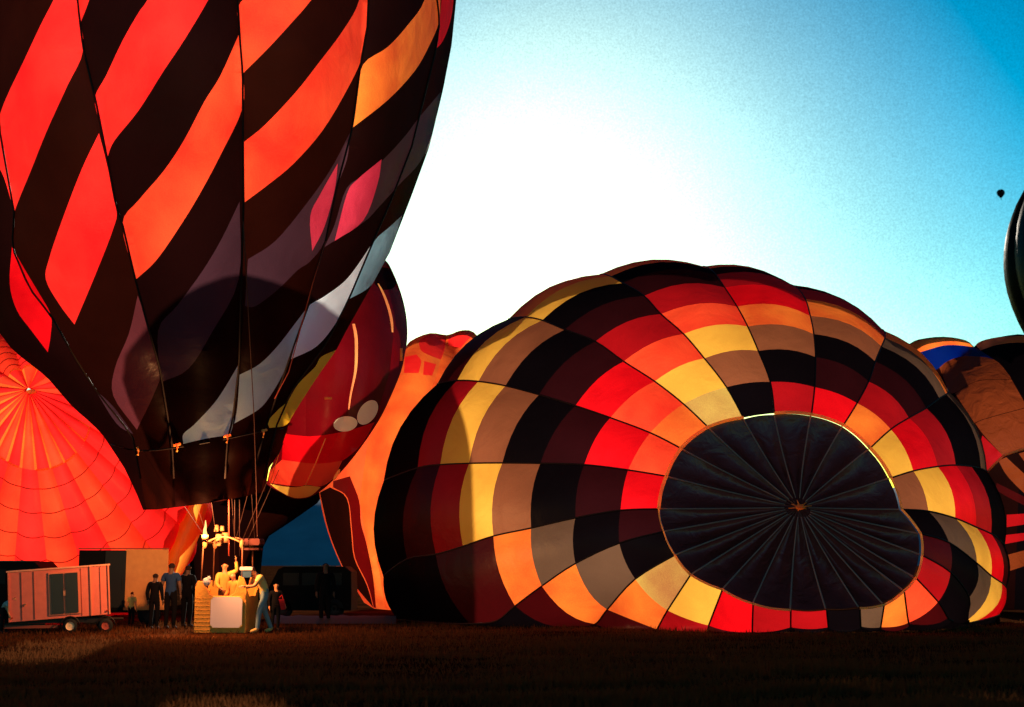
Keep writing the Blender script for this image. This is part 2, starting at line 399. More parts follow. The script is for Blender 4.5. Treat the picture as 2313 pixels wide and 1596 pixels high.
polys = [
 (z1((262, 0), (330, -150), (385, -260), (380, 0), (408, 240), (330, 420), (230, 640), (150, 840), (100, 960), (70, 1040), (20, 870), (-30, 760), (-10, 600), (30, 480), (120, 290), (200, 120)), F_RED),
 (z1((385, 0), (386, -260), (520, -270), (437, 0), (395, 110), (380, 60)), F_RED),
 (z1((722, 0), (830, -200), (1150, -250), (1020, 0), (900, 200), (800, 350), (680, 540), (560, 690), (525, 775), (490, 610), (465, 480), (520, 370), (600, 200), (680, 60)), F_RED),
 (z1((1172, 165), (1190, 350), (1188, 530), (1080, 760), (990, 930), (900, 1080), (770, 1270), (665, 1370), (600, 1100), (680, 980), (800, 840), (900, 690), (1000, 500), (1080, 370)), F_SCAR),
 (z1((485, 652), (520, 790), (570, 1020), (555, 1120), (470, 1340), (365, 1590), (290, 1490), (225, 1370), (240, 1270), (300, 1090), (400, 830)), F_RED),
 ([(27, 558), (60, 615), (90, 665), (115, 712), (114, 760), (108, 795), (70, 745), (38, 700), (22, 640)], F_RED2),
 (z1((1166, 35), (1250, -60), (1400, -250), (1720, -260), (1525, 0), (1430, 110), (1320, 230), (1190, 360), (1178, 170)), F_SCAR),
 (z1((1760, 0), (1770, -200), (1803, -200), (1805, 0), (1800, 130), (1770, 290), (1700, 440), (1580, 640), (1440, 800), (1320, 900), (1200, 990), (1190, 700), (1300, 610), (1450, 450), (1560, 310), (1680, 150)), F_SCAR),
 (z1((2080, 0), (2110, -200), (2160, -200), (2158, 0), (2150, 110), (2100, 230), (2030, 350), (1900, 490), (1728, 625), (1750, 470), (1780, 315), (1900, 230), (2000, 120)), F_ORA),
 (z1((2163, 0), (2170, -200), (2225, -200), (2222, 0), (2205, 110), (2170, 200), (2138, 238), (2153, 110)), F_RED2),
 (z1((2160, 450), (2130, 620), (2060, 790), (1960, 900), (1860, 1010), (1780, 1090), (1590, 1210), (1640, 1100), (1700, 920), (1800, 850), (1900, 760), (1990, 660), (2050, 580)), F_PUR),
 (z1((1870, 780), (1850, 900), (1780, 1080), (1640, 1180), (1700, 950), (1750, 880)), F_PNK),  # sunlight through the fold painted as a pink patch
 (z1((1715, 650), (1700, 780), (1640, 950), (1590, 1180), (1520, 1280), (1460, 1322), (1360, 1420), (1252, 1500), (1200, 1500), (1215, 1270), (1350, 1180), (1500, 1000), (1620, 830)), F_PUR),
 (z1((1655, 800), (1640, 930), (1590, 1110), (1530, 1230), (1520, 1060), (1570, 950)), F_PNK),  # second pink patch of painted sunlight
 ([(541, 455), (500, 540), (457, 612), (400, 690), (357, 746), (364, 863), (426, 832), (481, 746), (539, 630)], F_PUR),
 ([(311, 667), (330, 722), (361, 832), (350, 884), (309, 970), (256, 894), (260, 829), (291, 753)], F_MRN),
 ([(215, 880), (256, 918), (301, 980), (263, 956)], F_PUR),
 ([(539, 822), (535, 856), (527, 949), (520, 982), (466, 990), (414, 1002), (414, 980), (438, 959), (483, 911), (511, 870)], F_GRY),
 ([(696, 691), (682, 743), (657, 801), (638, 846), (610, 894), (583, 925), (529, 956), (536, 918), (541, 846), (586, 822), (627, 781), (662, 736)], F_GRY),
 ([(843, 545), (823, 600), (792, 670), (762, 724), (716, 781), (657, 811), (674, 754), (694, 695), (731, 670), (777, 636), (810, 595)], F_WHT),
 ([(908, 486), (893, 540), (876, 588), (850, 630), (825, 655), (790, 674), (815, 610), (845, 545), (880, 512)], F_BLU),
 ([(759, 790), (734, 835), (705, 880), (675, 918), (655, 950), (640, 962), (608, 966), (606, 950), (628, 925), (650, 905), (674, 866), (711, 829), (725, 806)], F_LEM),
]
mouth = [(251, 1003), (312, 1018), (355, 1016), (400, 1010), (460, 1000), (513, 990), (560, 980), (597, 972), (640, 968)]
sewn_envelope(root, outline, SEAMS+[], polys, big_depth, [F_BLK3, F_BLK2, F_BLK3, F_BLK2, F_BLK3, F_BLK2], grid=24)
# seam tapes
for s in SEAMS:
    mb = MB(); pts = []
    for v in range(-600, 1110, 30): u = sx(s, v); pts.append(P(u, v, big_depth(u, v)-.05))
    mb.tube(pts, .024, 5); mb.obj('seam_tape', M_SEAM, root, smooth=True)
# hanging ropes, carabiners, skirt wires
def rope(pts, r, m, parent, name='rope', sag=0):
    mb = MB(); q = [P(*p) for p in pts]; mb.tube(q, r, 5); return mb.obj(name, m, parent, smooth=True)
rope([(549, 500, 28.9), (556, 620, 29.4), (566, 800, 31.0), (574, 950, 32.6), (579, 1100, 33.3), (581, 1212, 34)], .011, M_ROPE, root)
rope([(735, 545, 29.6), (706, 640, 30.6), (690, 700, 31.2), (652, 840, 32.4), (620, 900, 33)], .012, mat('red_line', (.3, .03, .02), .7), root)
for (u, v) in [(312, 1018), (400, 1010), (513, 990), (595, 978)]:
    mb = MB(); D = big_depth(u, v)-.12
    mb.tube([P(u-2, v-9, D), P(u+1, v, D), P(u-1, v+10, D)], .025, 6)
    if u > 350: mb.tube([P(u-8, v-4, D), P(u+8, v-8, D)], .03, 6)
    mb.obj('carabiner', M_CORD, root, smooth=True)
mb = MB()
pm = [P(u, v, big_depth(u, v)-.03) for u, v in mouth]
mb.tube(pm, .02, 5); mb.obj('mouth_hem', M_SEAM, root, smooth=True)

# ------------------------------------------------------------------ the chequered balloon lying on the grass
CH = [
 [(1487, 1149), (1401, 1152), (1299, 1169), (1199, 1192), (1114, 1210), (1045, 1233), (984, 1251), (919, 1262), (866, 1300)],
 [(1504, 1075), (1418, 1061), (1319, 1049), (1220, 1046), (1134, 1045), (1059, 1046), (994, 1049), (943, 1056), (868, 1084)],
 [(1537, 1012), (1468, 977), (1378, 943), (1299, 916), (1217, 891), (1141, 871), (1080, 861), (1032, 859), (987, 867)],
 [(1598, 964), (1543, 912), (1478, 861), (1408, 816), (1344, 771), (1275, 744), (1224, 723), (1186, 716), (1148, 720)],
 [(1678, 943), (1640, 874), (1590, 809), (1543, 754), (1492, 709), (1454, 668), (1406, 639), (1378, 624), (1355, 619)],
 [(1748, 933), (1739, 862), (1712, 792), (1688, 737), (1664, 692), (1636, 649), (1616, 620), (1600, 606), (1585, 602)],
 [(1832, 936), (1839, 874), (1841, 806), (1837, 754), (1829, 713), (1818, 675), (1801, 651), (1790, 645), (1780, 643)],
 [(1904, 960), (1935, 910), (1961, 861), (1976, 816), (1990, 782), (1998, 762), (1996, 748), (1990, 744), (1982, 743)],
 [(1964, 1012), (2011, 969), (2052, 943), (2091, 921), (2121, 899), (2136, 890), (2141, 885), (2140, 882), (2136, 880)],
 [(2011, 1079), (2062, 1063), (2117, 1053), (2158, 1050), (2193, 1053), (2215, 1058), (2226, 1063), (2228, 1064), (2226, 1064)],
 [(2035, 1150), (2096, 1154), (2157, 1170), (2204, 1190), (2238, 1205), (2258, 1220), (2267, 1229), (2268, 1232), (2266, 1236)],
 [(2078, 1205), (2143, 1225), (2206, 1272), (2238, 1300), (2262, 1316), (2270, 1324), (2272, 1328), (2270, 1332), (2266, 1335)],
 [(2081, 1253), (2146, 1292), (2188, 1350), (2182, 1402), (2205, 1402), (2245, 1392), (2255, 1388), (2256, 1390), (2250, 1392)],
 [(2067, 1304), (2118, 1359), (2140, 1395), (2150, 1404)],
 [(2041, 1333), (2051, 1406), (2058, 1410)],
 [(1996, 1365), (1988, 1416), (1988, 1420)],
 [(1941, 1373), (1943, 1414), (1945, 1418)],
 [(1866, 1377), (1870, 1416), (1872, 1420)],
 [(1785, 1377), (1785, 1416), (1788, 1420)],
 [(1700, 1363), (1698, 1427), (1700, 1430)],
 [(1631, 1331), (1600, 1412), (1597, 1430)],
 [(1559, 1298), (1507, 1378), (1483, 1421), (1478, 1426)],
 [(1523, 1253), (1434, 1307), (1371, 1376), (1343, 1409), (1300, 1416), (1240, 1414)],
 [(1498, 1200), (1398, 1226), (1299, 1272), (1223, 1323), (1163, 1368), (1120, 1402), (1060, 1408), (985, 1406), (900, 1398)],
]
# colour of each panel, gore by gore from the vent outwards (gore i lies between seams i and i+1)
c_ = dict(r=F_RED, R=F_RED2, d=F_DRED, w=F_WINE, m=F_MAR, k=F_BLK, b=F_BRN, y=F_YEL, o=F_ORA, s=F_SCAR, g=F_OLV, t=F_OLY, p=F_PNK)
COLS = ['Rmkbydwk', 'sRmkbydk', 'osRmkbyw', 'tysdmkyo', 'kbysdmko', 'dkboRdmo', 'RmkbodkR', 'odmkgook', 'yRdkkggk',
        'byRdkkkk', 'kgyRwkkk', 'wkgyRRkk', 'dkkk', 'sw', 'ow', 'gk', 'kk', 'dk', 'dk', 'Rw', 'yd', 'tow', 'kgowk', 'mkgowwkk']
VC = (1805, 1145)
def fz(r): return 1-math.sqrt(max(0, 1-min(.995, r)**2))
def chk_depth(u, v, t, gi):
    v0 = CH[gi][0][1]; dv = 33.3+(1377-v0)/442*2.6; rho = .38+.62*t
    ds = 41.3
    D = dv+(ds-dv)*(fz(rho)-fz(.38))/(fz(1)-fz(.38))
    if v > 1290: D = min(D, gdist(v)-.02)
    return D
root = thing('hot_air_balloon', 'chequered balloon lying on the grass with a dark round vent', 'hot air balloon', gp(1600, 38))
CHK = root
curves = []
for gi, L in enumerate(CH):
    Ls = [0]
    for a, b_ in zip(L, L[1:]): Ls.append(Ls[-1]+math.hypot(b_[0]-a[0], b_[1]-a[1]))
    tot = Ls[-1]; pw = []
    full = max(tot, 300) if len(L) < 5 else tot
    for (u, v), l in zip(L, Ls):
        p = P(u, v, chk_depth(u, v, l/full, gi)); p.z = max(.03, p.z); pw.append(p)
    mid = Vector((P(1560, 1030, 41).x, 0, 4.5)); last = pw[-1]
    for s, dd in ((.985, .6),):
        q = last.copy(); q.x = mid.x+(last.x-mid.x)*s; q.z = mid.z+(last.z-mid.z)*s; q.y += dd; q.z = max(.03, q.z) if last.z > .3 else .03; pw.append(q)
    curves.append(pw)
SUB = 4
def cpt(pw, r):
    i = min(int(r), len(pw)-2); t = r-i
    a = pw[max(0, i-1)]; b_ = pw[i]; c = pw[i+1]; d = pw[min(len(pw)-1, i+2)]
    q = Vector(cr(a, b_, c, d, t)); q.z = max(.03, q.z); return q
CEN = P(1600, 1040, 40)
def gore_pt(i, j, r, s):
    A = curves[i]; B = curves[j]; n_ = min(len(A), len(B))-1
    # seams with fewer rings reach their ends together
    ra = min(r, len(A)-1); rb = min(r, len(B)-1)
    a = cpt(A, ra); b_ = cpt(B, rb)
    ta = cpt(A, min(ra+.3, len(A)-1))-cpt(A, max(0, ra-.3)); ac = (b_-a)
    nn = ta.cross(ac)
    p = a.lerp(b_, s)
    if nn.length > 1e-5:
        nn.normalize()
        if nn.dot(p-CEN) < 0: nn = -nn
        amp = .105*ac.length*min(1, .35+r*.35)
        p = p+nn*amp*abs(math.sin(math.pi*s))**.9
    p.z = max(.02, p.z); return p
NG = len(CH)
for i in range(NG):
    j = (i+1) % NG; cols = COLS[i]; K = max(len(curves[i]), len(curves[j]))-1
    for k in range(K):
        m = c_[cols[k]] if k < len(cols) else F_BLK
        vv = []; ff = []; na = 6; nb = SUB
        for q in range(nb+1):
            for s in range(na+1): vv.append(gore_pt(i, j, k+q/nb, s/na))
        for q in range(nb):
            for s in range(na): e = q*(na+1)+s; ff.append((e, e+1, e+na+2, e+na+1))
        mesh_obj('fabric_panel', vv, ff, m, root)
    mb = MB(); mb.tube([cpt(curves[i], r*.25)+Vector((0, -.015, 0)) for r in range(0, (len(CH[i])-1)*4+1)], .022, 5); mb.obj('seam_tape', M_SEAM, root, smooth=True)
# vent: a round cloth gathered to the crown ring
ap = P(VC[0], VC[1], 34.5)
ring = []
for i in range(NG):
    a = curves[i][0]; b_ = curves[(i+1) % NG][0]
    for q in range(6):
        s = q/6; p = a.lerp(b_, s); out_ = (p-ap); out_.y = 0
        ring.append(p+out_.normalized()*(.02*math.sin(math.pi*s))*(a-b_).length*2)
NR = len(ring)
vd = F_VENT
def vent_pt(k, f):
    p = ap.lerp(ring[k % NR]*1.0, f*.988)
    s = (k % 6)/6
    fold = -.16*(abs(math.sin(math.pi*s))**.8)*math.sin(math.pi*min(1, f*1.02))**.6*(.35+f)
    fold *= 1+.9*max(0, (ap.z-p.z)/2.2)
    p = p.copy(); p.y += .10+fold*-1 + .45*math.sin(math.pi*f)*.5
    p.x += .03*math.sin(k*2.1)*math.sin(math.pi*f)
    return p
for i in range(NG):
    vv = []; ff = []; nf = 9
    for k in range(7):
        for f in range(nf+1): vv.append(vent_pt(i*6+k, max(.02, f/nf)))
    for k in range(6):
        for f in range(nf): e = k*(nf+1)+f; ff.append((e, e+1, e+nf+2, e+nf+1))
    mesh_obj('vent_panel', vv, ff, vd, root)
    mb = MB(); mb.tube([vent_pt(i*6, f/10)+Vector((0, -.03, 0)) for f in range(1, 11)], .013, 4, .022); mb.obj('load_tape', mat('grey_webbing', (.34, .2, .19), .8), root, smooth=True)
for i in range(NG):
    if i in (4, 16, 17): continue
    mb = MB(); rr = .045 if i < 9 else .028
    if i == 23 or i == 22: rr = .018
    mb.tube([ring[(i*6+k) % NR]+Vector((0, -.04, 0)) for k in range(7)], rr, 6); mb.obj('vent_rim', M_CORD, root, smooth=True)  # light leaking through the vent gap painted as pale rim tubes
mb = MB()
for a in range(7):
    g_ = a*.9; L = .16+.12*rnd.random()
    mb.tube([ap+Vector((0, -.06, 0)), ap+Vector((math.cos(g_)*L*1.4, -.1, math.sin(g_)*L*.6+.03))], .03, 5, .01)
mb.ell(ap+Vector((0, -.08, 0)), (.12, .05, .07)); mb.obj('crown_ring', fabric('crown_ring_orange', (255, 160, 80), 1.2), root, smooth=True)

# ------------------------------------------------------------------ the red balloon at the left, crown towards us
root = thing('hot_air_balloon', 'glowing red balloon at far left lying with its crown facing us behind the trailers', 'hot air balloon', gp(120, 46))
AP = (65, 880); NGR = 22
def red_sil(a): return (120+352*math.cos(a), 1075+338*math.sin(a))
def red_node(a, t):
    # a: direction from the crown; t: 0 crown .. 1 silhouette
    s = red_sil(a); return (AP[0]+(s[0]-AP[0])*t, AP[1]+(s[1]-AP[1])*t)
def red_D(u, v):
    q = ((u-120)/352)**2+((v-1075)/338)**2
    D = 46-4.6*math.sqrt(max(0, 1-q)); 
    if v > 1290: D = min(D, gdist(v)-.02)
    return D
F_CORAL = fabric('nylon_lit_coral', (255, 58, 34), 1.0)
TS = [.015, .2, .34, .42, .52, .62, .72, .82, .92, 1.0]
def red_pt(gi, s, t):
    a = R(8)+2*math.pi*(gi+s)/NGR; u, v = red_node(a, t); p = P(u, v, red_D(u, v))
    pf = abs(math.sin(math.pi*s))
    amp = .05+.22*t
    c0 = P(120, 1075, 46); nn = (p-c0).normalized()
    p = p+nn*amp*pf**.9; p.z = max(.02, p.z); return p
for gi in range(NGR):
    a0 = math.degrees(2*math.pi*(gi+.5)/NGR+R(8)) % 360
    for k in range(len(TS)-1):
        m = (F_SCAR if gi % 2 else F_RED)
        if k >= 2: m = F_CORAL if gi % 2 == 0 else F_RED  # alternate coral gores paint the streaks of light on the bulges
        if 350 < a0 or a0 < 40: m = F_RED
        vv = []; ff = []
        for q in range(4):
            for s in range(7): vv.append(red_pt(gi, (s/6 if k >= 2 else .16+.84*s/6), TS[k]+(TS[k+1]-TS[k])*q/3))
        for q in range(3):
            for s in range(6): e = q*7+s; ff.append((e, e+1, e+8, e+7))
        mesh_obj('fabric_panel', vv, ff, m, root)
    vv = []; ff = []
    for f in range(9):
        for t_ in (0, .08, .16): vv.append(red_pt(gi, t_, .015+.325*f/8))
    for f in range(8):
        for t_ in range(2): e = f*3+t_; ff.append((e, e+1, e+4, e+3))
    mesh_obj('load_tape', vv, ff, F_ORA, root)
    vv = []; ff = []
    for q, (sc_, dd) in enumerate(((1, 0), (.99, .3), (.975, .7))):
        for s in range(7):
            p = red_pt(gi, s/6, 1.0); c0 = P(120, 1075, 46); vv.append(Vector((c0.x+(p.x-c0.x)*sc_, p.y+dd, max(.02, c0.z+(p.z-c0.z)*sc_))))
    for q in range(2):
        for s in range(6): e = q*7+s; ff.append((e, e+1, e+8, e+7))
    mesh_obj('far_side', vv, ff, F_RED, root)
    for k in (3, 4, 5, 6, 7, 8):
        mb = MB(); mb.tube([red_pt(gi, s/5, TS[k])+Vector((0, -.01, 0)) for s in range(6)], .014, 4); mb.obj('ring_seam', mat('red_seam', (.7, .04, .02), .8), root, smooth=True)
    if gi % 4 != 1:
        mb = MB(); mb.tube([red_pt(gi, s/5, .34)+Vector((0, -.05, 0)) for s in range(1, 6)], .03, 5); mb.obj('vent_rim', fabric('orange_hem', (255, 190, 110), 1.1), root, smooth=True)
mb = MB(); q = red_pt(0, 0, .02); mb.ell(q+Vector((0, -.08, 0)), (.16, .06, .07)); mb.obj('crown_ring', M_CORD, root, smooth=True)
# yellow panel along its right side
vv = []; ff = []
cl = [(470, 1138, 414, 1140), (462, 1170, 405, 1175), (452, 1205, 386, 1206), (436, 1245, 376, 1235), (420, 1280, 370, 1270), (405, 1310, 366, 1300)]
for a, b1, c, d in cl:
    for s in range(5):
        u = c+(a-c)*s/4; v = d+(b1-d)*s/4; vv.append(P(u, v, 44.2-.6*math.sin(math.pi*s/4)-(.3 if s < 4 else -.5)))
for q in range(5):
    for s in range(4): e = q*5+s; ff.append((e, e+1, e+6, e+5))
mesh_obj('side_panel', vv, ff, F_YEL, root)

# ------------------------------------------------------------------ balloons in the middle
def ell_depth(cu, cv, ru, rv, D, A, seams=None, puff=.25):
    def f(u, v):
        q = ((u-cu)/ru)**2+((v-cv)/rv)**2
        d = D-A*math.sqrt(max(0, 1-q))
        if seams:
            L = [cu-ru]+[float(np.interp(v, [a[1] for a in sorted(s, key=lambda z: z[1])], [a[0] for a in sorted(s, key=lambda z: z[1])])) for s in seams]+[cu+ru]
            L.sort()
            for a, b_ in zip(L, L[1:]):
                if a <= u <= b_ and b_-a > 4: d -= puff*abs(math.sin(math.pi*(u-a)/(b_-a)))**.9
        if v > 1300: d = min(d, gdist(v)-.02)
        return d
    return f
# dark red upright balloon
root = thing('hot_air_balloon', 'dark red upright balloon with two pale ovals behind the striped one', 'hot air balloon', (P(660, 1126, 44).x, 44, P(660, 1126, 44).z))
OUT = [(868, 585), (885, 610), (905, 660), (917, 710), (920, 760), (914, 800), (905, 840), (880, 900), (855, 950), (815, 1010), (775, 1060), (735, 1100), (700, 1122), (665, 1126), (640, 1115), (605, 1095), (604, 1085), (611, 1055), (630, 1015), (640, 980), (600, 940), (570, 850), (575, 700), (640, 600), (740, 545), (820, 550)]
sm = [[(800, 560), (798, 731), (806, 777), (804, 834), (792, 899), (765, 977), (735, 1050), (724, 1100)], [(840, 575), (853, 640), (876, 701), (888, 760), (880, 840), (846, 953), (800, 1020)], [(700, 560), (690, 800), (690, 979), (670, 1098)]]
df_ = ell_depth(745, 850, 190, 320, 46, 4.2, sm, .18)
polys = [([(640, 979), (701, 985), (762, 977), (800, 968), (846, 953), (815, 1005), (773, 1040), (740, 1045), (701, 1046), (636, 1038)], F_RED2),
 ([(636, 1038), (701, 1046), (740, 1045), (773, 1040), (752, 1080), (724, 1098), (693, 1094), (670, 1098), (609, 1090), (607, 1067)], F_SCAR),
 ([(609, 1092), (640, 1098), (670, 1100), (693, 1096), (724, 1100), (700, 1120), (665, 1124), (632, 1109)], F_YEL),
 ([(853, 600), (880, 606), (896, 640), (885, 652), (860, 655), (845, 640)], F_BLK3)]
for (cu, cv, a, b_, tl) in ((780, 957, 27, 17, -8), (830, 931, 31, 19, -55)):
    t = R(tl); polys.append(([(cu+a*math.cos(g_)*math.cos(t)-b_*math.sin(g_)*math.sin(t), cv+a*math.cos(g_)*math.sin(t)+b_*math.sin(g_)*math.cos(t)) for g_ in [2*math.pi*q/14 for q in range(14)]], fabric('pale_applique', (255, 222, 170), 1.2)))
F_GLOW = fabric('seam_leak_orange', (255, 150, 90), 1.1)  # light leaking through the seams painted as bright orange strips
polys.append(([(852, 640), (862, 660), (873, 690), (881, 722), (884, 750), (888, 750), (887, 722), (879, 690), (867, 660), (855, 640)], F_GLOW))
polys.append(([(795, 731), (799, 752), (801, 777), (800, 834), (790, 890), (786, 925), (789, 925), (794, 890), (806, 834), (808, 777), (806, 752), (801, 731)], F_GLOW))
oo = curvy(OUT, 3, 70)
sewn_envelope(root, oo, sm, polys, df_, [F_MAROON, F_MAROON, fabric('nylon_oxblood_dark', (90, 6, 12), .8)], grid=20)
tuck(root, oo, df_, F_MAROON)
for (u, v, a, b_) in ((741, 899, 8, 2.6), (906, 800, 3, 14)):
    mb = MB(); D = df_(u, v)-.25; mb.tube([P(u-(a if a > b_ else 0), v-(b_ if b_ > a else 0), D), P(u+(a if a > b_ else 0), v+(b_ if b_ > a else 0), D)], .04, 6); mb.obj('tape_patch', M_CORD, root, smooth=True)
for a in ([(655, 962, 43), (640, 990, 42.5), (625, 1040, 42.4), (610, 1090, 43)], [(735, 990, 41.7), (715, 1040, 42), (690, 1095, 42.6)], [(790, 1010, 42.6), (775, 1050, 43), (755, 1078, 43.4)]):
    rope(a, .014, M_CORD, root, 'guy_line')
mb = MB(); mb.ell(P(657, 953, 42.8), (.11, .05, .05)); mb.ell(P(760, 1072, 42.6), (.05, .05, .2), rot=Matrix.Rotation(R(30), 3, 'Y')); mb.obj('pulley', M_CORD, root, smooth=True)

# orange balloon behind
root = thing('hot_air_balloon', 'orange glowing balloon bulging up between the dark red balloon and the chequered one', 'hot air balloon', gp(960, 52))
OUT = [(905, 800), (925, 771), (970, 752), (1010, 756), (1040, 746), (1070, 750), (1095, 790), (1110, 860), (1115, 1000), (1110, 1200), (1070, 1374), (990, 1376), (845, 1374), (800, 1322), (770, 1275), (740, 1200), (722, 1120), (720, 1040), (760, 940), (830, 860)]
sm = [[(1010, 756), (985, 850), (940, 960), (880, 1100), (850, 1250), (870, 1374)], [(925, 771), (880, 900), (830, 1000), (812, 1130), (828, 1225), (850, 1374)], [(1085, 780), (1050, 900), (1000, 1080), (970, 1376)]]
df_ = ell_depth(918, 1070, 200, 335, 53, 5, sm, .25)
polys = [([(720, 1040), (722, 1120), (745, 1102), (783, 1125), (793, 1200), (800, 1260), (830, 1320), (845, 1374), (800, 1322), (770, 1275), (740, 1200), (722, 1120)], F_BLK2)]
polys = [([(722, 1112), (745, 1100), (783, 1125), (793, 1200), (800, 1260), (828, 1320), (843, 1372), (800, 1320), (771, 1273), (742, 1198)], F_BLK2),  # dark panel paints the shade on the balloon's left side
 ([(752, 1086), (790, 1075), (811, 1130), (815, 1180), (827, 1225), (842, 1300), (849, 1372), (844, 1372), (830, 1320), (802, 1260), (795, 1200), (785, 1125), (752, 1100)], fabric('nylon_shaded_red', (95, 6, 6), .9)),  # dark red strip paints the edge of that shade
 ([(945, 770), (970, 756), (1008, 760), (1003, 792), (995, 812), (965, 800), (950, 790)], F_RED),
 ([(914, 806), (940, 800), (951, 815), (945, 842), (912, 842)], F_RED),
 ([(958, 815), (985, 822), (976, 848), (955, 846)], F_RED),
 ([(1012, 760), (1040, 750), (1072, 752), (1040, 785), (1012, 780)], F_RED)]
oo = curvy(OUT, 3, 70)
sewn_envelope(root, oo, sm, polys, df_, [fabric('nylon_coral', (255, 84, 44), .95), fabric('nylon_amber', (255, 104, 44), .95), fabric('nylon_tangerine', (255, 92, 40), .95), F_RED], grid=22)
tuck(root, oo, df_, F_BLK2)

# dark brown balloon behind the basket
root = thing('hot_air_balloon', 'dark brown balloon standing behind the basket with its narrow mouth close to the grass', 'hot air balloon', gp(510, 60))
prof = [(1086, 40), (1089, 120), (1094, 180), (1100, 212), (1112, 222), (1122, 216), (1135, 207), (1175, 150), (1210, 97), (1235, 84), (1290, 78), (1355, 76)]
vv = []; ff = []; ns = 48
for q, (v, r) in enumerate(prof):
    c0 = P(510, v, 60); Rm = r/FU*60
    for k in range(ns+1):
        g_ = math.pi*(-1.25+1.5*k/ns); bl = 1-.03*abs(math.cos(k*math.pi/3))
        vv.append(Vector((c0.x+Rm*math.cos(g_)*bl, 60+Rm*math.sin(g_)*bl, max(.05, c0.z))))
NP = len(prof)
for k in range(0, ns, 6):
    v2 = []; f2 = []
    for q in range(NP):
        for s in range(7): v2.append(vv[q*(ns+1)+k+s])
    for q in range(NP-1):
        for s in range(6): e = q*7+s; f2.append((e, e+1, e+8, e+7))
    mesh_obj('fabric_panel', v2, f2, F_BLK2 if (k//6) % 2 else F_BLK3, root)

# balloon at the right edge
root = thing('hot_air_balloon', 'wrinkled gold-brown balloon with blue and orange bands lying at the right edge', 'hot air balloon', gp(2350, 50))
OUT = [(2050, 778), (2075, 766), (2130, 760), (2180, 768), (2199, 783), (2215, 770), (2260, 760), (2330, 757), (2500, 800), (2620, 950), (2640, 1200), (2560, 1375), (2300, 1377), (2190, 1360), (2150, 1200), (2120, 1000), (2060, 860)]
sm = [[(2199, 783), (2243, 811), (2277, 845), (2312, 906), (2345, 960), (2340, 1005), (2300, 1100), (2290, 1376)]]
df_ = ell_depth(2345, 1070, 305, 325, 50.5, 5, sm, .5)
polys = [([(2052, 779), (2076, 768), (2132, 762), (2178, 769), (2197, 783), (2140, 779), (2094, 790), (2070, 800), (2056, 800)], F_ORA),
 ([(2060, 802), (2094, 790), (2140, 779), (2198, 784), (2224, 798), (2243, 811), (2178, 804), (2140, 815), (2121, 830), (2090, 850)], F_NAVY),
 ([(2121, 830), (2140, 815), (2178, 804), (2243, 811), (2277, 845), (2283, 856), (2208, 859), (2155, 887), (2142, 884)], F_GOLD),
 ([(2156, 888), (2208, 860), (2284, 857), (2312, 906), (2318, 919), (2224, 945), (2200, 955)], F_GOLD),
 ([(2202, 956), (2225, 946), (2319, 920), (2343, 960), (2338, 1004), (2264, 1028), (2222, 983)], F_GOLD),
 ([(2201, 778), (2224, 765), (2269, 760), (2330, 759), (2400, 772), (2400, 790), (2312, 774), (2254, 778), (2214, 791)], F_ORA),
 ([(2218, 983), (2264, 1028), (2227, 1067), (2210, 1025)], F_DRED),
 ([(2254, 1040), (2272, 1032), (2330, 1090), (2330, 1130), (2277, 1078)], F_GOLD),
 ([(2300, 1024), (2340, 1012), (2340, 1060), (2320, 1050)], F_GOLD),
 ([(2250, 1090), (2330, 1130), (2330, 1150), (2255, 1110)], F_WINE),
 ([(2273, 1162), (2340, 1158), (2340, 1180), (2273, 1190)], F_DRED),
 ([(2269, 1208), (2340, 1200), (2340, 1215), (2269, 1228)], F_DRED),
 ([(2270, 1254), (2340, 1235), (2340, 1269), (2270, 1292)], F_GOLD),
 ([(2350, 800), (2450, 840), (2480, 1000), (2370, 950)], F_NAVY),
 ([(2360, 1010), (2500, 1040), (2500, 1200), (2365, 1150)], F_GOLD)]
oo = curvy(OUT, 3, 70)
sewn_envelope(root, oo, sm, polys, df_, [F_BLK3, F_BLK], grid=20)
tuck(root, oo, df_, F_BLK)
mb = MB(); mb.tube([P(u, v, df_(u, v)-.15) for u, v in ((2227, 1067), (2247, 1046), (2266, 1028), (2290, 1020), (2312, 1013), (2360, 1000), (2400, 990))], .035, 5); mb.obj('edge_trim', M_CORD, root, smooth=True)

# upright balloons further away
def teardrop(root, c, Rr, H, mats, ng=16, nm='fabric_panel'):
    k0 = [(0, .16), (.1, .36), (.22, .6), (.36, .82), (.5, .96), (.62, 1.0), (.74, .95), (.85, .8), (.94, .52), (1.0, .02)]
    pr = []
    for i in range(len(k0)-1):
        a = k0[max(0, i-1)]; b_ = k0[i]; d = k0[i+1]; e = k0[min(len(k0)-1, i+2)]
        for t in (0, .34, .67): pr.append(cr(a, b_, d, e, t))
    pr.append(k0[-1])
    for g_ in range(ng):
        vv = []; ff = []
        for (h, r) in pr:
            for s in range(7):
                a = 2*math.pi*(g_+s/6)/ng; rr = Rr*r*(1+.02*abs(math.sin(math.pi*s/6))); vv.append(Vector((c.x+rr*math.cos(a), c.y+rr*math.sin(a), c.z+H*h)))
        for q in range(len(pr)-1):
            for s in range(6): e = q*7+s; ff.append((e, e+1, e+8, e+7))
        mesh_obj(nm, vv, ff, mats[g_ % len(mats)], root)
c0 = P(2656, 1080, 70); Rr = 338/FU*70; Ht = 830/FU*70
root = thing('hot_air_balloon', 'black upright balloon cut off by the right edge of the picture', 'hot air balloon', c0)
teardrop(root, c0, Rr, Ht, [fabric('nylon_jet', (6, 3, 14), .4), F_BLK], ng=24)
mb = MB(); mb.box(c0+Vector((0, 0, -2.2)), (1.3, 1.1, 1.1)); mb.obj('basket', mat('wicker', (.25, .11, .03), .8), root)
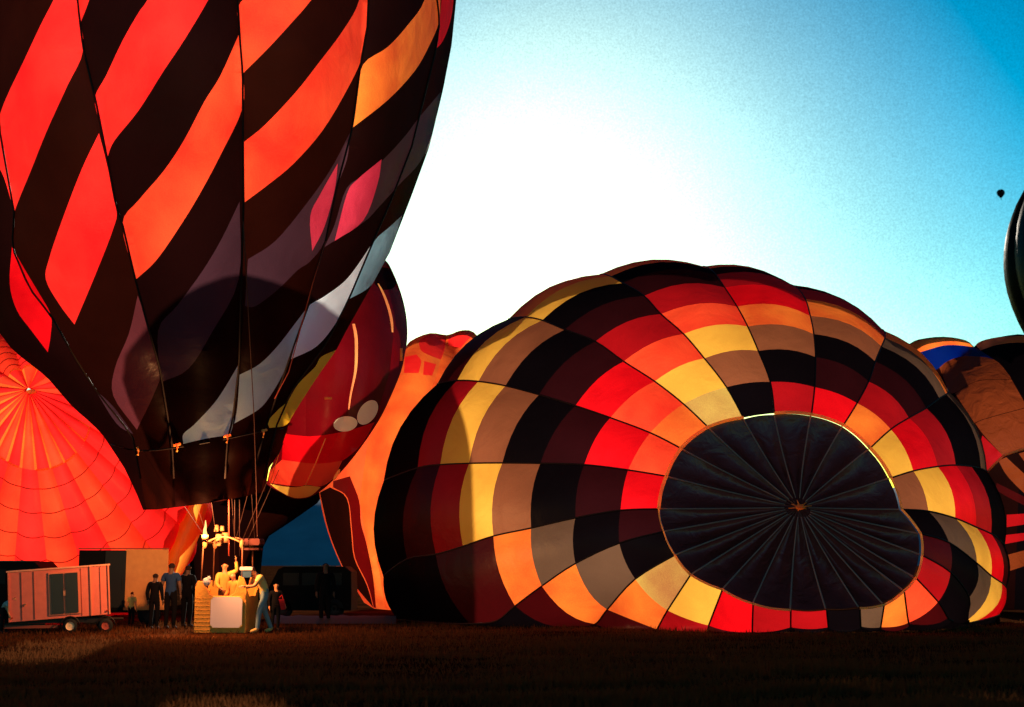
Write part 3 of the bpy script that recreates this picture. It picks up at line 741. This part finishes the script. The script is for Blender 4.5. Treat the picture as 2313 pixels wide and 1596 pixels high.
for a in (-1, 1):
    for b_ in (-1, 1):
        mb = MB(); mb.tube([c0+Vector((a*.6, b_*.5, -1.7)), c0+Vector((a*.9, b_*.8, .05))], .02, 4); mb.obj('suspension_cable', M_ROPE, root)
c0 = P(2260, 447, 2400); Rr = 9/FU*2400
root = thing('hot_air_balloon', 'tiny dark balloon floating far off in the blue sky at the upper right', 'hot air balloon', c0)
teardrop(root, c0+Vector((0, 0, 0)), Rr, 15.5, [fabric('nylon_far_blue', (10, 12, 70), .7), F_BLK], ng=8)
mb = MB(); mb.box(c0+Vector((0, 0, -2)), (1.4, 1.4, 1.2)); mb.obj('basket', mat('wicker', (.25, .11, .03), .8), root)

# ------------------------------------------------------------------ people
SKIN = mat('skin', (.62, .28, .14), .6)
def person(label, loc, H, yaw, joints=None, shirt=(.5, .3, .1), trousers=(.03, .03, .04), hair=(.02, .01, .008), shoes=(.03, .02, .02), sleeves='short', skirt_len=None, skin=None):
    J = dict(pel=(0, 0, .93), wst=(0, 0, 1.08), chs=(0, 0, 1.3), nck=(0, .0, 1.47), hd0=(0, -.01, 1.56), hd1=(0, -.02, 1.7),
             sl=(.18, 0, 1.4), el=(.24, .02, 1.12), wl=(.24, -.06, .88), sr=(-.18, 0, 1.4), er=(-.24, .02, 1.12), wr=(-.24, -.06, .88),
             hl=(.09, 0, .9), kl=(.1, -.02, .5), al=(.1, .02, .09), tl=(.11, -.15, .035), hr=(-.09, 0, .9), kr=(-.1, -.02, .5), ar=(-.1, .02, .09), tr=(-.11, -.15, .035))
    if joints: J.update(joints)
    rad = dict(pel=.145, wst=.125, chs=.15, nck=.055, hd0=.075, hd1=.085, sl=.068, el=.045, wl=.03, sr=.068, er=.045, wr=.03, hl=.09, kl=.06, al=.04, tl=.035, hr=.09, kr=.06, ar=.04, tr=.035)
    E = [('pel', 'wst'), ('wst', 'chs'), ('chs', 'nck'), ('nck', 'hd0'), ('hd0', 'hd1'), ('chs', 'sl'), ('sl', 'el'), ('el', 'wl'), ('chs', 'sr'), ('sr', 'er'), ('er', 'wr'),
         ('pel', 'hl'), ('hl', 'kl'), ('kl', 'al'), ('al', 'tl'), ('pel', 'hr'), ('hr', 'kr'), ('kr', 'ar'), ('ar', 'tr')]
    names = list(J); me = bpy.data.meshes.new('body')
    me.from_pydata([J[k] for k in names], [(names.index(a), names.index(b_)) for a, b_ in E], []); me.update()
    ob = bpy.data.objects.new('tmp', me); C.objects.link(ob)
    md = ob.modifiers.new('s', 'SKIN'); md.use_smooth_shade = True
    lay = me.skin_vertices[0] if me.skin_vertices else None
    for i, k in enumerate(names):
        lay.data[i].radius = (rad[k], rad[k]*(.72 if k in ('pel', 'wst', 'chs') else 1)); lay.data[i].use_root = (k == 'pel')
    sb = ob.modifiers.new('u', 'SUBSURF'); sb.levels = 1; sb.render_levels = 1
    dg = bpy.context.evaluated_depsgraph_get(); ev = ob.evaluated_get(dg).to_mesh()
    V = [v.co.copy() for v in ev.vertices]; Nn = [v.normal.copy() for v in ev.vertices]; F = [tuple(p.vertices) for p in ev.polygons]
    ob.evaluated_get(dg).to_mesh_clear(); bpy.data.objects.remove(ob)
    JV = {k: Vector(J[k]) for k in names}
    def bone(p):
        best = None; bd = 9
        for a, b_ in E:
            A = JV[a]; B = JV[b_]; ab = B-A; t = max(0, min(1, (p-A).dot(ab)/ab.length_squared)); d = (A+ab*t-p).length
            if d < bd: bd = d; best = (a, b_, t)
        return best
    FB = [bone(sum((V[i] for i in f), Vector())/len(f)) for f in F]
    S = H/1.78
    root = thing('person', label, 'person', loc, yaw); root.scale = (S, S, S)
    mb = MB(); mb.add(V, F)
    # hands: palm and five fingers each, face: nose and ears
    for e_, w_ in (('el', 'wl'), ('er', 'wr')):
        d = (JV[w_]-JV[e_]).normalized(); side = d.cross(Vector((0, 1, .2))).normalized(); nrm = d.cross(side).normalized(); sgn = 1 if e_ == 'el' else -1
        w0 = JV[w_]; mb.tube([w0-d*.01, w0+d*.05, w0+d*.09], .03, 6, .032)
        for k in range(4):
            b0 = w0+d*.085+nrm*(k-1.5)*.017; ln = (.062, .074, .07, .054)[k]; mb.tube([b0, b0+d*ln*.55+side*.006, b0+d*ln*.9+side*.022], .0095, 5, .007)
        b0 = w0+d*.03+nrm*.028; mb.tube([b0, b0+d*.035+nrm*.03, b0+d*.065+nrm*.034+side*.01], .011, 5, .008)
    h = (JV['hd0']+JV['hd1'])/2; up = (JV['hd1']-JV['hd0']).normalized(); fw = Vector((0, -1, 0)); fw = (fw-up*fw.dot(up)).normalized(); rt = up.cross(fw)
    mb.tube([h+fw*.075+up*.02, h+fw*.105-up*.02], .01, 5, .016)
    for q in (-1, 1): mb.ell(h+rt*q*.085, (.012, .02, .03), 6, 4)
    mb.tube([h+fw*.085-up*.05-rt*.022, h+fw*.09-up*.052, h+fw*.085-up*.05+rt*.022], .007, 4)
    sk = skin or SKIN
    mb.obj('body', sk, root, smooth=True, world=False)
    mb = MB()
    for q in (-1, 1): mb.ell(h+fw*.082+rt*q*.03+up*.015, (.009, .009, .007), 6, 4)
    mb.obj('eyes', mat('eye_dark', (.01, .01, .01), .3), root, smooth=True, world=False)
    def shell(name, test, off, m):
        idx = {}; vv = []; ff = []
        for f, bb in zip(F, FB):
            c = sum((V[i] for i in f), Vector())/len(f)
            if not test(bb, c): continue
            t = []
            for i in f:
                if i not in idx: idx[i] = len(vv); vv.append(V[i]+Nn[i]*off)
                t.append(idx[i])
            ff.append(tuple(t))
        if ff:
            o = mesh_obj(name, vv, ff, m, root, world=False)
            return o
    def cm(nm, c): return mat('%s_%02d_%02d_%02d' % (nm, int(c[0]*99), int(c[1]*99), int(c[2]*99)), c, .95, noise_scale=9, noise_amt=.18, spec=.08)
    low = {'hl', 'kl', 'al', 'hr', 'kr', 'ar'}
    shell('shirt', lambda b_, c: b_[:2] in (('wst', 'chs'), ('chs', 'sl'), ('chs', 'sr')) or (b_[:2] == ('pel', 'wst') and b_[2] > .15) or (b_[:2] == ('chs', 'nck') and b_[2] < .6)
          or (b_[0] in ('sl', 'sr') and (sleeves == 'long' or b_[2] < .6)) or (sleeves == 'long' and b_[0] in ('el', 'er') and b_[2] < .85), .016, cm('shirt_cloth', shirt))
    shell('trousers', lambda b_, c: b_[:2] in (('pel', 'hl'), ('pel', 'hr'), ('hl', 'kl'), ('hr', 'kr')) or (b_[:2] == ('pel', 'wst') and b_[2] <= .3) or (b_[0] in ('kl', 'kr') and b_[2] < .93), .012, cm('trouser_cloth', trousers))
    shell('shoes', lambda b_, c: b_[0] in ('al', 'ar') or (b_[0] in ('kl', 'kr') and b_[2] >= .93), .014, cm('shoe_leather', shoes))
    shell('hair', lambda b_, c: b_[0] in ('hd0',) and ((c-h).dot(up) > .045 or (c-h).dot(fw) < -.02), .014, cm('hair', hair))
    return root

# ------------------------------------------------------------------ basket with burner
W_O = mat('basket_hide', (.95, .36, .05), .7, noise_scale=14, noise_amt=.22, bump=.4)
BX = 34.6
bc = gp(514, BX); k = BX/FU     # metres per photo unit here
root = thing('balloon_basket', 'tan wicker balloon basket with a white square panel, holding two people', 'basket', bc, R(-4))
Wd = 112*k; Hh = 80*k; Dp = 1.15
mb = MB()
x0 = -57*k; x1 = 57*k
def wall(pts_top, y, th):
    vv = []; ff = []; n_ = len(pts_top)
    for yy_ in (y, y+th):
        for (x, z) in pts_top: vv.append((x, yy_, z))
        for (x, z) in pts_top: vv.append((x, yy_, .02))
    for i in range(n_-1):
        ff += [(i, i+n_, i+n_+1, i+1), (2*n_+i, 2*n_+i+1, 3*n_+i+1, 3*n_+i), (i, i+1, 2*n_+i+1, 2*n_+i)]
    ff += [(0, 2*n_, 3*n_, n_), (n_-1, 2*n_-1, 4*n_-1, 3*n_-1)]
    return vv, ff
top = [(-57*k, 100*k), (-50*k, 111*k), (-42*k, 110*k), (-34*k, 98*k), (-26*k, 82*k), (-15*k, 78*k), (0, 78*k), (20*k, 78*k), (32*k, 84*k), (37*k, 100*k), (42*k, 122*k), (48*k, 118*k), (54*k, 104*k), (57*k, 95*k)]
for y, th in ((-Dp/2, .06), (Dp/2-.06, .06)): mb.add(*wall(top, y, th))
for x in (x0, x1-.06):
    sec = [(-Dp/2+.06, 96*k), (-Dp/4, 80*k), (Dp/4, 80*k), (Dp/2-.06, 96*k)]
    vv, ff = wall(sec, 0, .06); mb.add([(x+b_, a, z) for a, b_, z in vv], ff)
mb.box((0, 0, .05), (Wd, Dp-.1, .06)); mb.obj('basket_wall', W_O, root, world=False)
# woven bands
for q in range(9):
    z = .08+q*.092
    mb = MB(); pts = []
    for t in range(33):
        x = x0+.005+(x1-x0-.01)*t/32; pts.append((x, -Dp/2-.002+.006*math.sin(t*math.pi+q*math.pi+.5), z))
    mb.tube(pts, .0055, 5); mb.obj('wicker_band', W_O, root, world=False, smooth=True)
for y in (-Dp/2+.03, Dp/2-.03):
    mb = MB(); mb.tube([(x, y, z+.01) for x, z in top], .03, 6); mb.obj('padded_rim', mat('rim_leather', (.9, .3, .05), .6), root, world=False, smooth=True)
mb = MB(); mb.box((15*k, -Dp/2-.035, 46*k), (70*k, .03, 66*k), bev=.07); mb.obj('white_panel', mat('white_vinyl', (.95, .72, .68), .5), root, world=False)
mb = MB(); hx, hz = 35.5*k, 33.5*k
cc = [(15*k+sx_*hx*a, 46*k+sz_*hz*b_) for a, b_, sx_, sz_ in ((1, .8, 1, -1), (1, .8, 1, 1), (.85, 1, 1, 1), (.85, 1, -1, 1), (1, .8, -1, 1), (1, .8, -1, -1), (.85, 1, -1, -1), (.85, 1, 1, -1), (1, .8, 1, -1))]
mb.tube([(a, -Dp/2-.035, b_) for a, b_ in cc], .014, 5); mb.obj('panel_piping', mat('yellow_piping', lin((255, 205, 90)), .6), root, world=False, smooth=True)
# poles and burner frame
M_MET = mat('burner_metal', (.4, .17, .07), .45, .3)
FZ = (1275-1226)*k+1.6      # height of burner frame
for x in (-46*k, 45*k):
    for y in (-Dp/2+.05, Dp/2-.05):
        mb = MB(); mb.tube([(x, y, 100*k), (x*.97, y*.9, FZ-.12), (x*.9, y*.8, FZ)], .018, 6); mb.obj('pole', mat('pole_sleeve', (.28, .09, .04), .6), root, world=False, smooth=True)
        mb = MB(); mb.ell((x*.92, y*.85, FZ-.04), (.06, .05, .11)); mb.obj('frame_bracket', mat('bracket_tan', (.45, .16, .05), .6), root, world=False, smooth=True)
n0 = 14
for y in (-.4, .4):
    mb = MB(); mb.tube([(-40*k+78*k*t/n0, y, FZ+.13*math.sin(math.pi*t/n0)) for t in range(n0+1)], .024, 6)
    mb.obj('burner_frame', M_MET, root, world=False, smooth=True)
mb = MB()
mb.tube([(-20*k, -.1, FZ-.03), (-20*k, -.1, FZ+.2)], .085, 8); mb.tube([(-10*k, .1, FZ), (-10*k, .1, FZ+.24)], .09, 8); mb.box((-19*k, -.12, FZ+.02), (.1, .1, .2))
mb.tube([(-26*k, -.1, FZ+.26), (-26*k, -.1, FZ+.42)], .06, 8, .05); mb.tube([(-17*k, .05, FZ+.28), (-17*k, .05, FZ+.4)], .06, 8, .05)
mb.obj('burner', mat('burner_can', (.6, .28, .12), .45, .1), root, world=False, smooth=True)
mb = MB(); mb.box((46*k, .3, FZ+.02), (46*k, .5, .16), bev=.03); mb.box((46*k, .3, FZ-.15), (40*k, .4, .05)); mb.obj('heat_shield', mat('rust_shield', (.12, .02, .015), .7), root, world=False)
M_CABLE = mat('steel_cable', (.05, .016, .012), .7)
bb = bc
def cable(a, b_, D2=34.6):
    mb = MB(); A = P(a[0], a[1], BX); B = P(b_[0], b_[1], D2); mb.tube([A, (A+B)/2, B], .008, 4); o = mb.obj('suspension_cable', M_CABLE, BIG, smooth=True)
for a, b_ in (((474, 1228), (400, 1012)), ((474, 1228), (330, 1016)), ((530, 1228), (596, 975)), ((530, 1228), (515, 990)), ((560, 1218), (630, 1060)), ((548, 1218), (640, 1000)), ((490, 1226), (470, 1080)), ((575, 1216), (560, 1000))):
    cable(a, b_, 33.5)
for u in (517, 530, 541):
    mb = MB(); mb.tube([P(u, 1128, 33.6), P(u, 1180, 34.3), P(u, 1255, 34.4)], .02 if u == 517 else .009, 5)
    mb.obj('crown_line', mat('red_rope', (.5, .06, .03), .7) if u == 517 else M_CABLE, BIG, smooth=True)
fy = -Dp/2-.55  # added arm carries the flame forward so it lights the basket front
mb = MB(); mb.tube([(-24*k, -Dp/2+.1, FZ-.02), (-24*k, fy, FZ+.02)], .03, 6); mb.tube([(-24*k, fy, FZ), (-24*k, fy, FZ+.16)], .07, 8, .085); mb.obj('added_nozzle_arm', M_MET, root, world=False, smooth=True)
fm = bpy.data.materials.new('burner_flame'); fm.use_nodes = True; n = fm.node_tree; n.nodes.clear(); o_ = n.nodes.new('ShaderNodeOutputMaterial'); e_ = n.nodes.new('ShaderNodeEmission')
e_.inputs[0].default_value = (1, .5, .14, 1); e_.inputs[1].default_value = 2.2; n.links.new(e_.outputs[0], o_.inputs[0])
mb = MB(); mb.tube([(-24*k, fy, FZ+.17), (-25*k, fy, FZ+.27), (-23.5*k, fy, FZ+.38), (-24*k, fy, FZ+.5)], .055, 8, .008); mb.obj('flame', fm, root, world=False, smooth=True)
ld = bpy.data.lights.new('burner_light', 'POINT'); lo = bpy.data.objects.new('burner_light', ld); C.objects.link(lo)
ld.energy = 850; ld.color = (1, .43, .15); ld.shadow_soft_size = .12; lo.parent = root; lo.location = (-24*k, fy-.1, FZ+.35)
# hat and cooler
mb = MB(); p = P(467, 1313, BX-.5); mb.ell(p, (.1, .09, .1)); mb.ell(p+Vector((.05, -.02, .07)), (.05, .05, .06)); o = tag(base_shift(mb.obj('canvas_bag', mat('white_canvas', (.9, .84, .78), .6), smooth=True)), 'small white canvas bag sitting on the left corner of the tan basket', 'bag')
r_ = thing('cool_box', 'blue cool box with a white lid on the right corner of the tan basket', 'cool box', P(557, 1304, BX-.45))
mb = MB(); mb.box((0, 0, .09), (.24, .2, .17)); mb.obj('box_body', mat('blue_plastic', (.06, .13, .22), .5), r_, world=False)
mb = MB(); mb.box((0, -.003, .215), (.3, .23, .08), bev=.015); mb.obj('lid', mat('white_plastic', (.9, .8, .7), .5), r_, world=False)

# crew
YL = (.95, .5, .1); OG = (.95, .35, .07)
S_WARM = mat('skin_warm', (.8, .36, .16), .6)
person('person in a yellow shirt inside the basket reaching one arm up to the burner line', gp(505, BX)+Vector((0, .1, .18)), 1.52, R(15),
       dict(el=(.34, -.1, 1.5), wl=(.3, -.14, 1.78), sl=(.19, 0, 1.42), er=(-.22, -.1, 1.12), wr=(-.1, -.25, 1.0)), YL, (.3, .12, .05), (.5, .22, .08), sleeves='long', skin=S_WARM)
person('shorter person in an orange top inside the basket looking down', gp(533, BX)+Vector((0, -.2, .1)), 1.38, R(-25),
       dict(hd0=(0, -.06, 1.55), hd1=(0, -.13, 1.66), wl=(.2, -.2, .95), wr=(-.18, -.22, .98)), OG, (.2, .08, .04), (.55, .26, .1), sleeves='long', skin=S_WARM)
person('man in pale yellow shirt and blue jeans bending at the right side of the basket', gp(598, 34.3), 1.74, R(-60),
       dict(chs=(0, -.13, 1.26), wst=(0, -.02, 1.08), nck=(0, -.24, 1.4), hd0=(0, -.31, 1.46), hd1=(0, -.38, 1.56), sl=(.18, -.17, 1.35), sr=(-.18, -.17, 1.35), el=(.2, -.34, 1.12), wl=(.15, -.55, 1.12), er=(-.22, -.3, 1.1), wr=(-.15, -.52, 1.08),
            kl=(.1, -.16, .5), al=(.1, -.2, .09), tl=(.11, -.37, .035), kr=(-.1, .06, .5), ar=(-.1, .24, .09), tr=(-.11, .07, .035)), lin((255, 200, 120)), (.22, .3, .33), (.35, .1, .06), (.9, .5, .15), skin=S_WARM)
ch = person('child in dark clothes standing right of the bending man, holding a red bag', gp(624, 35.2), 1.2, R(20), dict(wl=(.3, -.15, .95), el=(.27, .0, 1.12)), (.012, .01, .012), (.01, .01, .012), (.02, .01, .01), sleeves='long', skin=S_WARM)
mb = MB(); p = P(636, 1362, 35.0); mb.tube([p+Vector((-.06, 0, .14)), p+Vector((0, 0, .2)), p+Vector((.03, 0, .1))], .012, 5); mb.add([p+Vector(a) for a in ((-.07, -.05, .1), (.05, -.05, .1), (.1, -.06, -.14), (0, -.06, -.16), (-.07, .05, .1), (.05, .05, .1), (.1, .06, -.14), (0, .06, -.16))], [(0, 3, 2, 1), (4, 5, 6, 7), (0, 1, 5, 4), (1, 2, 6, 5), (2, 3, 7, 6), (3, 0, 4, 7)])
tag(base_shift(mb.obj('bag', mat('red_cloth', (.8, .02, .02), .8))), 'small red cloth bag hanging from the hand of the dark dressed child', 'bag')
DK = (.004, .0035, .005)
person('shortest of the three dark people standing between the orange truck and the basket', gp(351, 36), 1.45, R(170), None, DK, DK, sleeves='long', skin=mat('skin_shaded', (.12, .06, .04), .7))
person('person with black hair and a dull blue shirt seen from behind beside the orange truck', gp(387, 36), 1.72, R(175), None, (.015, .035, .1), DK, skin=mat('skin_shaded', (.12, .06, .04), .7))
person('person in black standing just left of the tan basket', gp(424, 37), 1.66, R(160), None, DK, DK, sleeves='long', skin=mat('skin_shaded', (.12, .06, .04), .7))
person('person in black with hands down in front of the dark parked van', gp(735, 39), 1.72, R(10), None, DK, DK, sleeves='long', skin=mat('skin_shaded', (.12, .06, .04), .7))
person('child in a bright yellow shirt standing in front of the orange truck side', gp(300, 37.4), .95, R(160), None, lin((255, 225, 120)), (.02, .012, .012), (.06, .01, .008), skin=S_WARM)
person('person in a light grey shirt bending forward at the left edge', gp(14, 34), 1.15, R(60),
       dict(wst=(0, -.08, 1.02), chs=(0, -.28, 1.1), nck=(0, -.42, 1.2), hd0=(0, -.5, 1.22), hd1=(0, -.6, 1.3), sl=(.18, -.33, 1.12), sr=(-.18, -.33, 1.12), el=(.2, -.52, 1.05), wl=(.2, -.75, 1.05), er=(-.2, -.4, .88), wr=(-.2, -.5, .68)), (.42, .46, .47), (.015, .012, .015), (.3, .05, .03), skin=S_WARM)

# ------------------------------------------------------------------ vehicles
M_TYRE = mat('tyre_rubber', (.008, .008, .008), .8); M_RIM = mat('rim_white', (.9, .62, .38), .4); M_BLKP = mat('black_paint', (.004, .0035, .004), .7, spec=.08)
M_STEEL = mat('dark_steel', (.02, .012, .01), .5, .3)
def wheel(parent, x, y, r, wd=.16, rim=M_RIM):
    mb = MB(); n_ = 20; vv = []; ff = []
    for yy_, rr in ((-wd/2, r*.55), (-wd/2, r*.92), (-wd*.35, r), (wd*.35, r), (wd/2, r*.92), (wd/2, r*.55)):
        for q in range(n_): a = 2*math.pi*q/n_; vv.append((x+rr*math.cos(a), y+yy_, r+rr*math.sin(a)))
    for s in range(5):
        for q in range(n_): ff.append((s*n_+q, s*n_+(q+1) % n_, (s+1)*n_+(q+1) % n_, (s+1)*n_+q))
    mb.add(vv, ff); w_ = mb.obj('wheel', M_TYRE, parent, smooth=True, world=False)
    mb = MB(); vv = [(x, y-wd*.35, r)]; ff = []
    for rr, dy in ((r*.2, -.03), (r*.45, .0), (r*.57, -.03)):
        for q in range(n_): a = 2*math.pi*q/n_; vv.append((x+rr*math.cos(a), y-wd*.4+dy, r+rr*math.sin(a)))
    for q in range(n_):
        ff.append((0, 1+q, 1+(q+1) % n_))
        for s in range(2): ff.append((1+s*n_+q, 1+(s+1)*n_+q, 1+(s+1)*n_+(q+1) % n_, 1+s*n_+(q+1) % n_))
    mb.add(vv, ff); mb.obj('rim', rim, w_, smooth=True, world=False)
# salmon trailer
TD = 34.8; k = TD/FU; p0 = gp(136, TD)
root = thing('utility_trailer', 'salmon pink utility trailer with dark double doors at lower left', 'trailer', p0, math.atan(-p0.x/p0.y))
def Z2(v): return (1275-v)*k+1.6
rot = Matrix.Rotation(R(-4.2), 3, 'Y')
M_SAL = mat('salmon_paint', (.92, .19, .12), .5, noise_scale=7, noise_amt=.2)
cz = (Z2(1284)+Z2(1390))/2; hgt = Z2(1284)-Z2(1390); wd_ = 211*k
def rp(x, y, z): v_ = rot @ Vector((x, 0, z-cz)); return Vector((v_.x, y, v_.z+cz))
mb = MB(); mb.box((0, 0, cz), (wd_, 1.5, hgt), rot); mb.obj('trailer_body', M_SAL, root, world=False)
mb = MB(); mb.box(rp(0, -.0, cz+hgt/2+.02), (wd_+.06, 1.56, .035), rot); mb.obj('roof_edge', mat('pale_roof_edge', lin((255, 170, 130)), .5), root, world=False)
mb = MB(); mb.box(rp(11*k, -.76, cz), (66*k, .03, 92*k), rot); mb.obj('door_frame', mat('coral_frame', lin((240, 130, 96)), .5), root, world=False)
for x in (-4*k, 26*k):
    mb = MB(); mb.box(rp(x, -.782, cz), (26*k, .03, 86*k), rot); d_ = mb.obj('door', mat('dark_glass', (.03, .032, .035), .3), root, world=False)
mb = MB(); mb.box(rp(10*k, -.79, cz), (.05, .05, .12), rot); mb.obj('door_handle', mat('door_latch', (.5, .22, .12), .4), root, world=False)
for x in (-104*k, 66*k, 104*k):
    mb = MB(); mb.box(rp(x, -.765, cz), (.035, .025, hgt), rot); mb.obj('corner_post', mat('coral_frame', lin((240, 130, 96)), .5), root, world=False)
mb = MB(); mb.box((0, 0, .3), (wd_*.98, 1.35, .12)); mb.box((-.75, -.6, .17), (.9, .05, .12)); mb.obj('chassis', M_STEEL, root, world=False)
for x in (25*k, 100*k):
    wheel(root, x, -.72, .17, .14, M_RIM if x < .6 else mat('rim_rust', (.35, .06, .04), .6)); wheel(root, x, .72, .17, .14, M_RIM)
mb = MB(); mb.box(rp(-60*k, -.62, Z2(1404)), (110*k, .04, .07)); mb.obj('side_rail', mat('rail_rust', (.3, .06, .03), .6), root, world=False)
for x in (-78*k, -52*k, 46*k, 86*k):
    mb = MB(); mb.box(rp(x, -.757, cz), (.012, .014, hgt*.96), rot); mb.obj('seam_strip', mat('seam_grey', (.35, .09, .06), .5), root, world=False)
for x in (25*k, 100*k):
    mb = MB(); mb.tube([(x+.21*math.cos(math.pi*t/8), -.78, .19+.2*math.sin(math.pi*t/8)) for t in range(9)], .018, 5); mb.obj('fender', M_STEEL, root, world=False, smooth=True)
for x in (-99*k, 99*k):
    mb = MB(); mb.box(rp(x, -.775, cz-hgt*.42), (.05, .02, .03), rot); mb.obj('marker_light', mat('red_lens', (.5, .02, .01), .2), root, world=False)
mb = MB(); mb.tube([(104*k, 0, .3), (140*k, 0, .3)], .04, 6); mb.obj('tow_bar', M_STEEL, root, world=False)
# box truck
TD = 38; k = TD/FU; p0 = gp(278, TD)
root = thing('box_truck', 'box truck with an orange side and a tall grey door behind the salmon trailer', 'truck', p0, math.atan(-p0.x/p0.y))
mb = MB(); z0, z1_ = Z2(1377), Z2(1243); mb.box((0, .9, (z0+z1_)/2), (192*k, 1.8, z1_-z0)); mb.obj('box_body', M_BLKP, root, world=False)
mb = MB(); mb.box((50*k, -.015, (Z2(1375)+Z2(1241))/2), (94*k, .03, Z2(1241)-Z2(1375))); mb.obj('side_panel', mat('orange_paint', (.98, .34, .09), .55, noise_scale=6, noise_amt=.22), root, world=False)
mb = MB(); mb.box((-17*k, -.02, (Z2(1369)+Z2(1244))/2), (45*k, .04, Z2(1244)-Z2(1369))); mb.obj('door', mat('grey_shutter', (.025, .026, .028), .7, spec=.1), root, world=False)
mb = MB(); mb.tube([(-1*k, -.06, 1.0), (-1*k, -.06, 1.25)], .012, 5); mb.obj('door_handle', M_STEEL, root, world=False)
mb = MB(); mb.box((0, -.01, Z2(1239)), (196*k, 2*.02+.02, .03)); mb.obj('roof_rail', mat('rail_red', (.35, .05, .03), .6), root, world=False)
mb = MB(); mb.box((0, .9, .42), (190*k, 1.5, .14)); mb.obj('chassis', M_STEEL, root, world=False)
for x in (-60*k, 60*k): wheel(root, x, .1, .3, .2, M_STEEL)
# dark van, left edge and dark van behind the gap
def van(label, u0, u1, vtop, D, sgn=1):
    k = D/FU; p0 = gp((u0+u1)/2, D); r = thing('parked_van', label, 'van', p0); W_ = (u1-u0)*k; H_ = (1275-vtop)*k+1.6
    pr = [(-.5, .16), (-.5, .52), (-.46, .62), (-.36, .95), (-.3, 1), (.42, 1), (.49, .9), (.5, .5), (.5, .16)]
    pr = [(a*sgn*W_, b_*H_) for a, b_ in pr]; n_ = len(pr); vv = [(a, -.85*(1-.08*(b_/H_ > .6)), b_) for a, b_ in pr]+[(a, .85*(1-.08*(b_/H_ > .6)), b_) for a, b_ in pr]
    ff = [tuple(range(n_)), tuple(range(2*n_-1, n_-1, -1))]+[(i, (i+1) % n_, (i+1) % n_+n_, i+n_) for i in range(n_)]
    mesh_obj('body', vv, ff, M_BLKP, r, smooth=False, world=False)
    for a, b_ in ((-.3, -.12), (-.08, .12), (.16, .38)):
        mb = MB(); mb.box(((a+b_)/2*sgn*W_, -.80, .76*H_), ((b_-a)*W_, .02, .24*H_)); mb.obj('window', mat('van_glass', (.006, .007, .009), .5, spec=.15), r, world=False)
    for a in (-.3, .3): wheel(r, a*W_, -.75, .3, .2, M_STEEL)
    mb = MB(); mb.box((-.5*sgn*W_, -.5, .4*H_), (.04, .2, .12)); mb.obj('headlight', mat('lens', (.3, .3, .25), .2), r, world=False)
    mb = MB(); mb.box((0, 0, H_+.012), (.6*W_, 1.2, .025)); mb.obj('roof_rack', mat('grey_rack', (.05, .06, .065), .5), r, world=False)
    return r
van('black van cut off by the left edge behind the salmon trailer', -90, 112, 1268, 39.5, 1)
van('black van in silhouette between the bending man and the orange balloon', 612, 800, 1279, 44, 1)
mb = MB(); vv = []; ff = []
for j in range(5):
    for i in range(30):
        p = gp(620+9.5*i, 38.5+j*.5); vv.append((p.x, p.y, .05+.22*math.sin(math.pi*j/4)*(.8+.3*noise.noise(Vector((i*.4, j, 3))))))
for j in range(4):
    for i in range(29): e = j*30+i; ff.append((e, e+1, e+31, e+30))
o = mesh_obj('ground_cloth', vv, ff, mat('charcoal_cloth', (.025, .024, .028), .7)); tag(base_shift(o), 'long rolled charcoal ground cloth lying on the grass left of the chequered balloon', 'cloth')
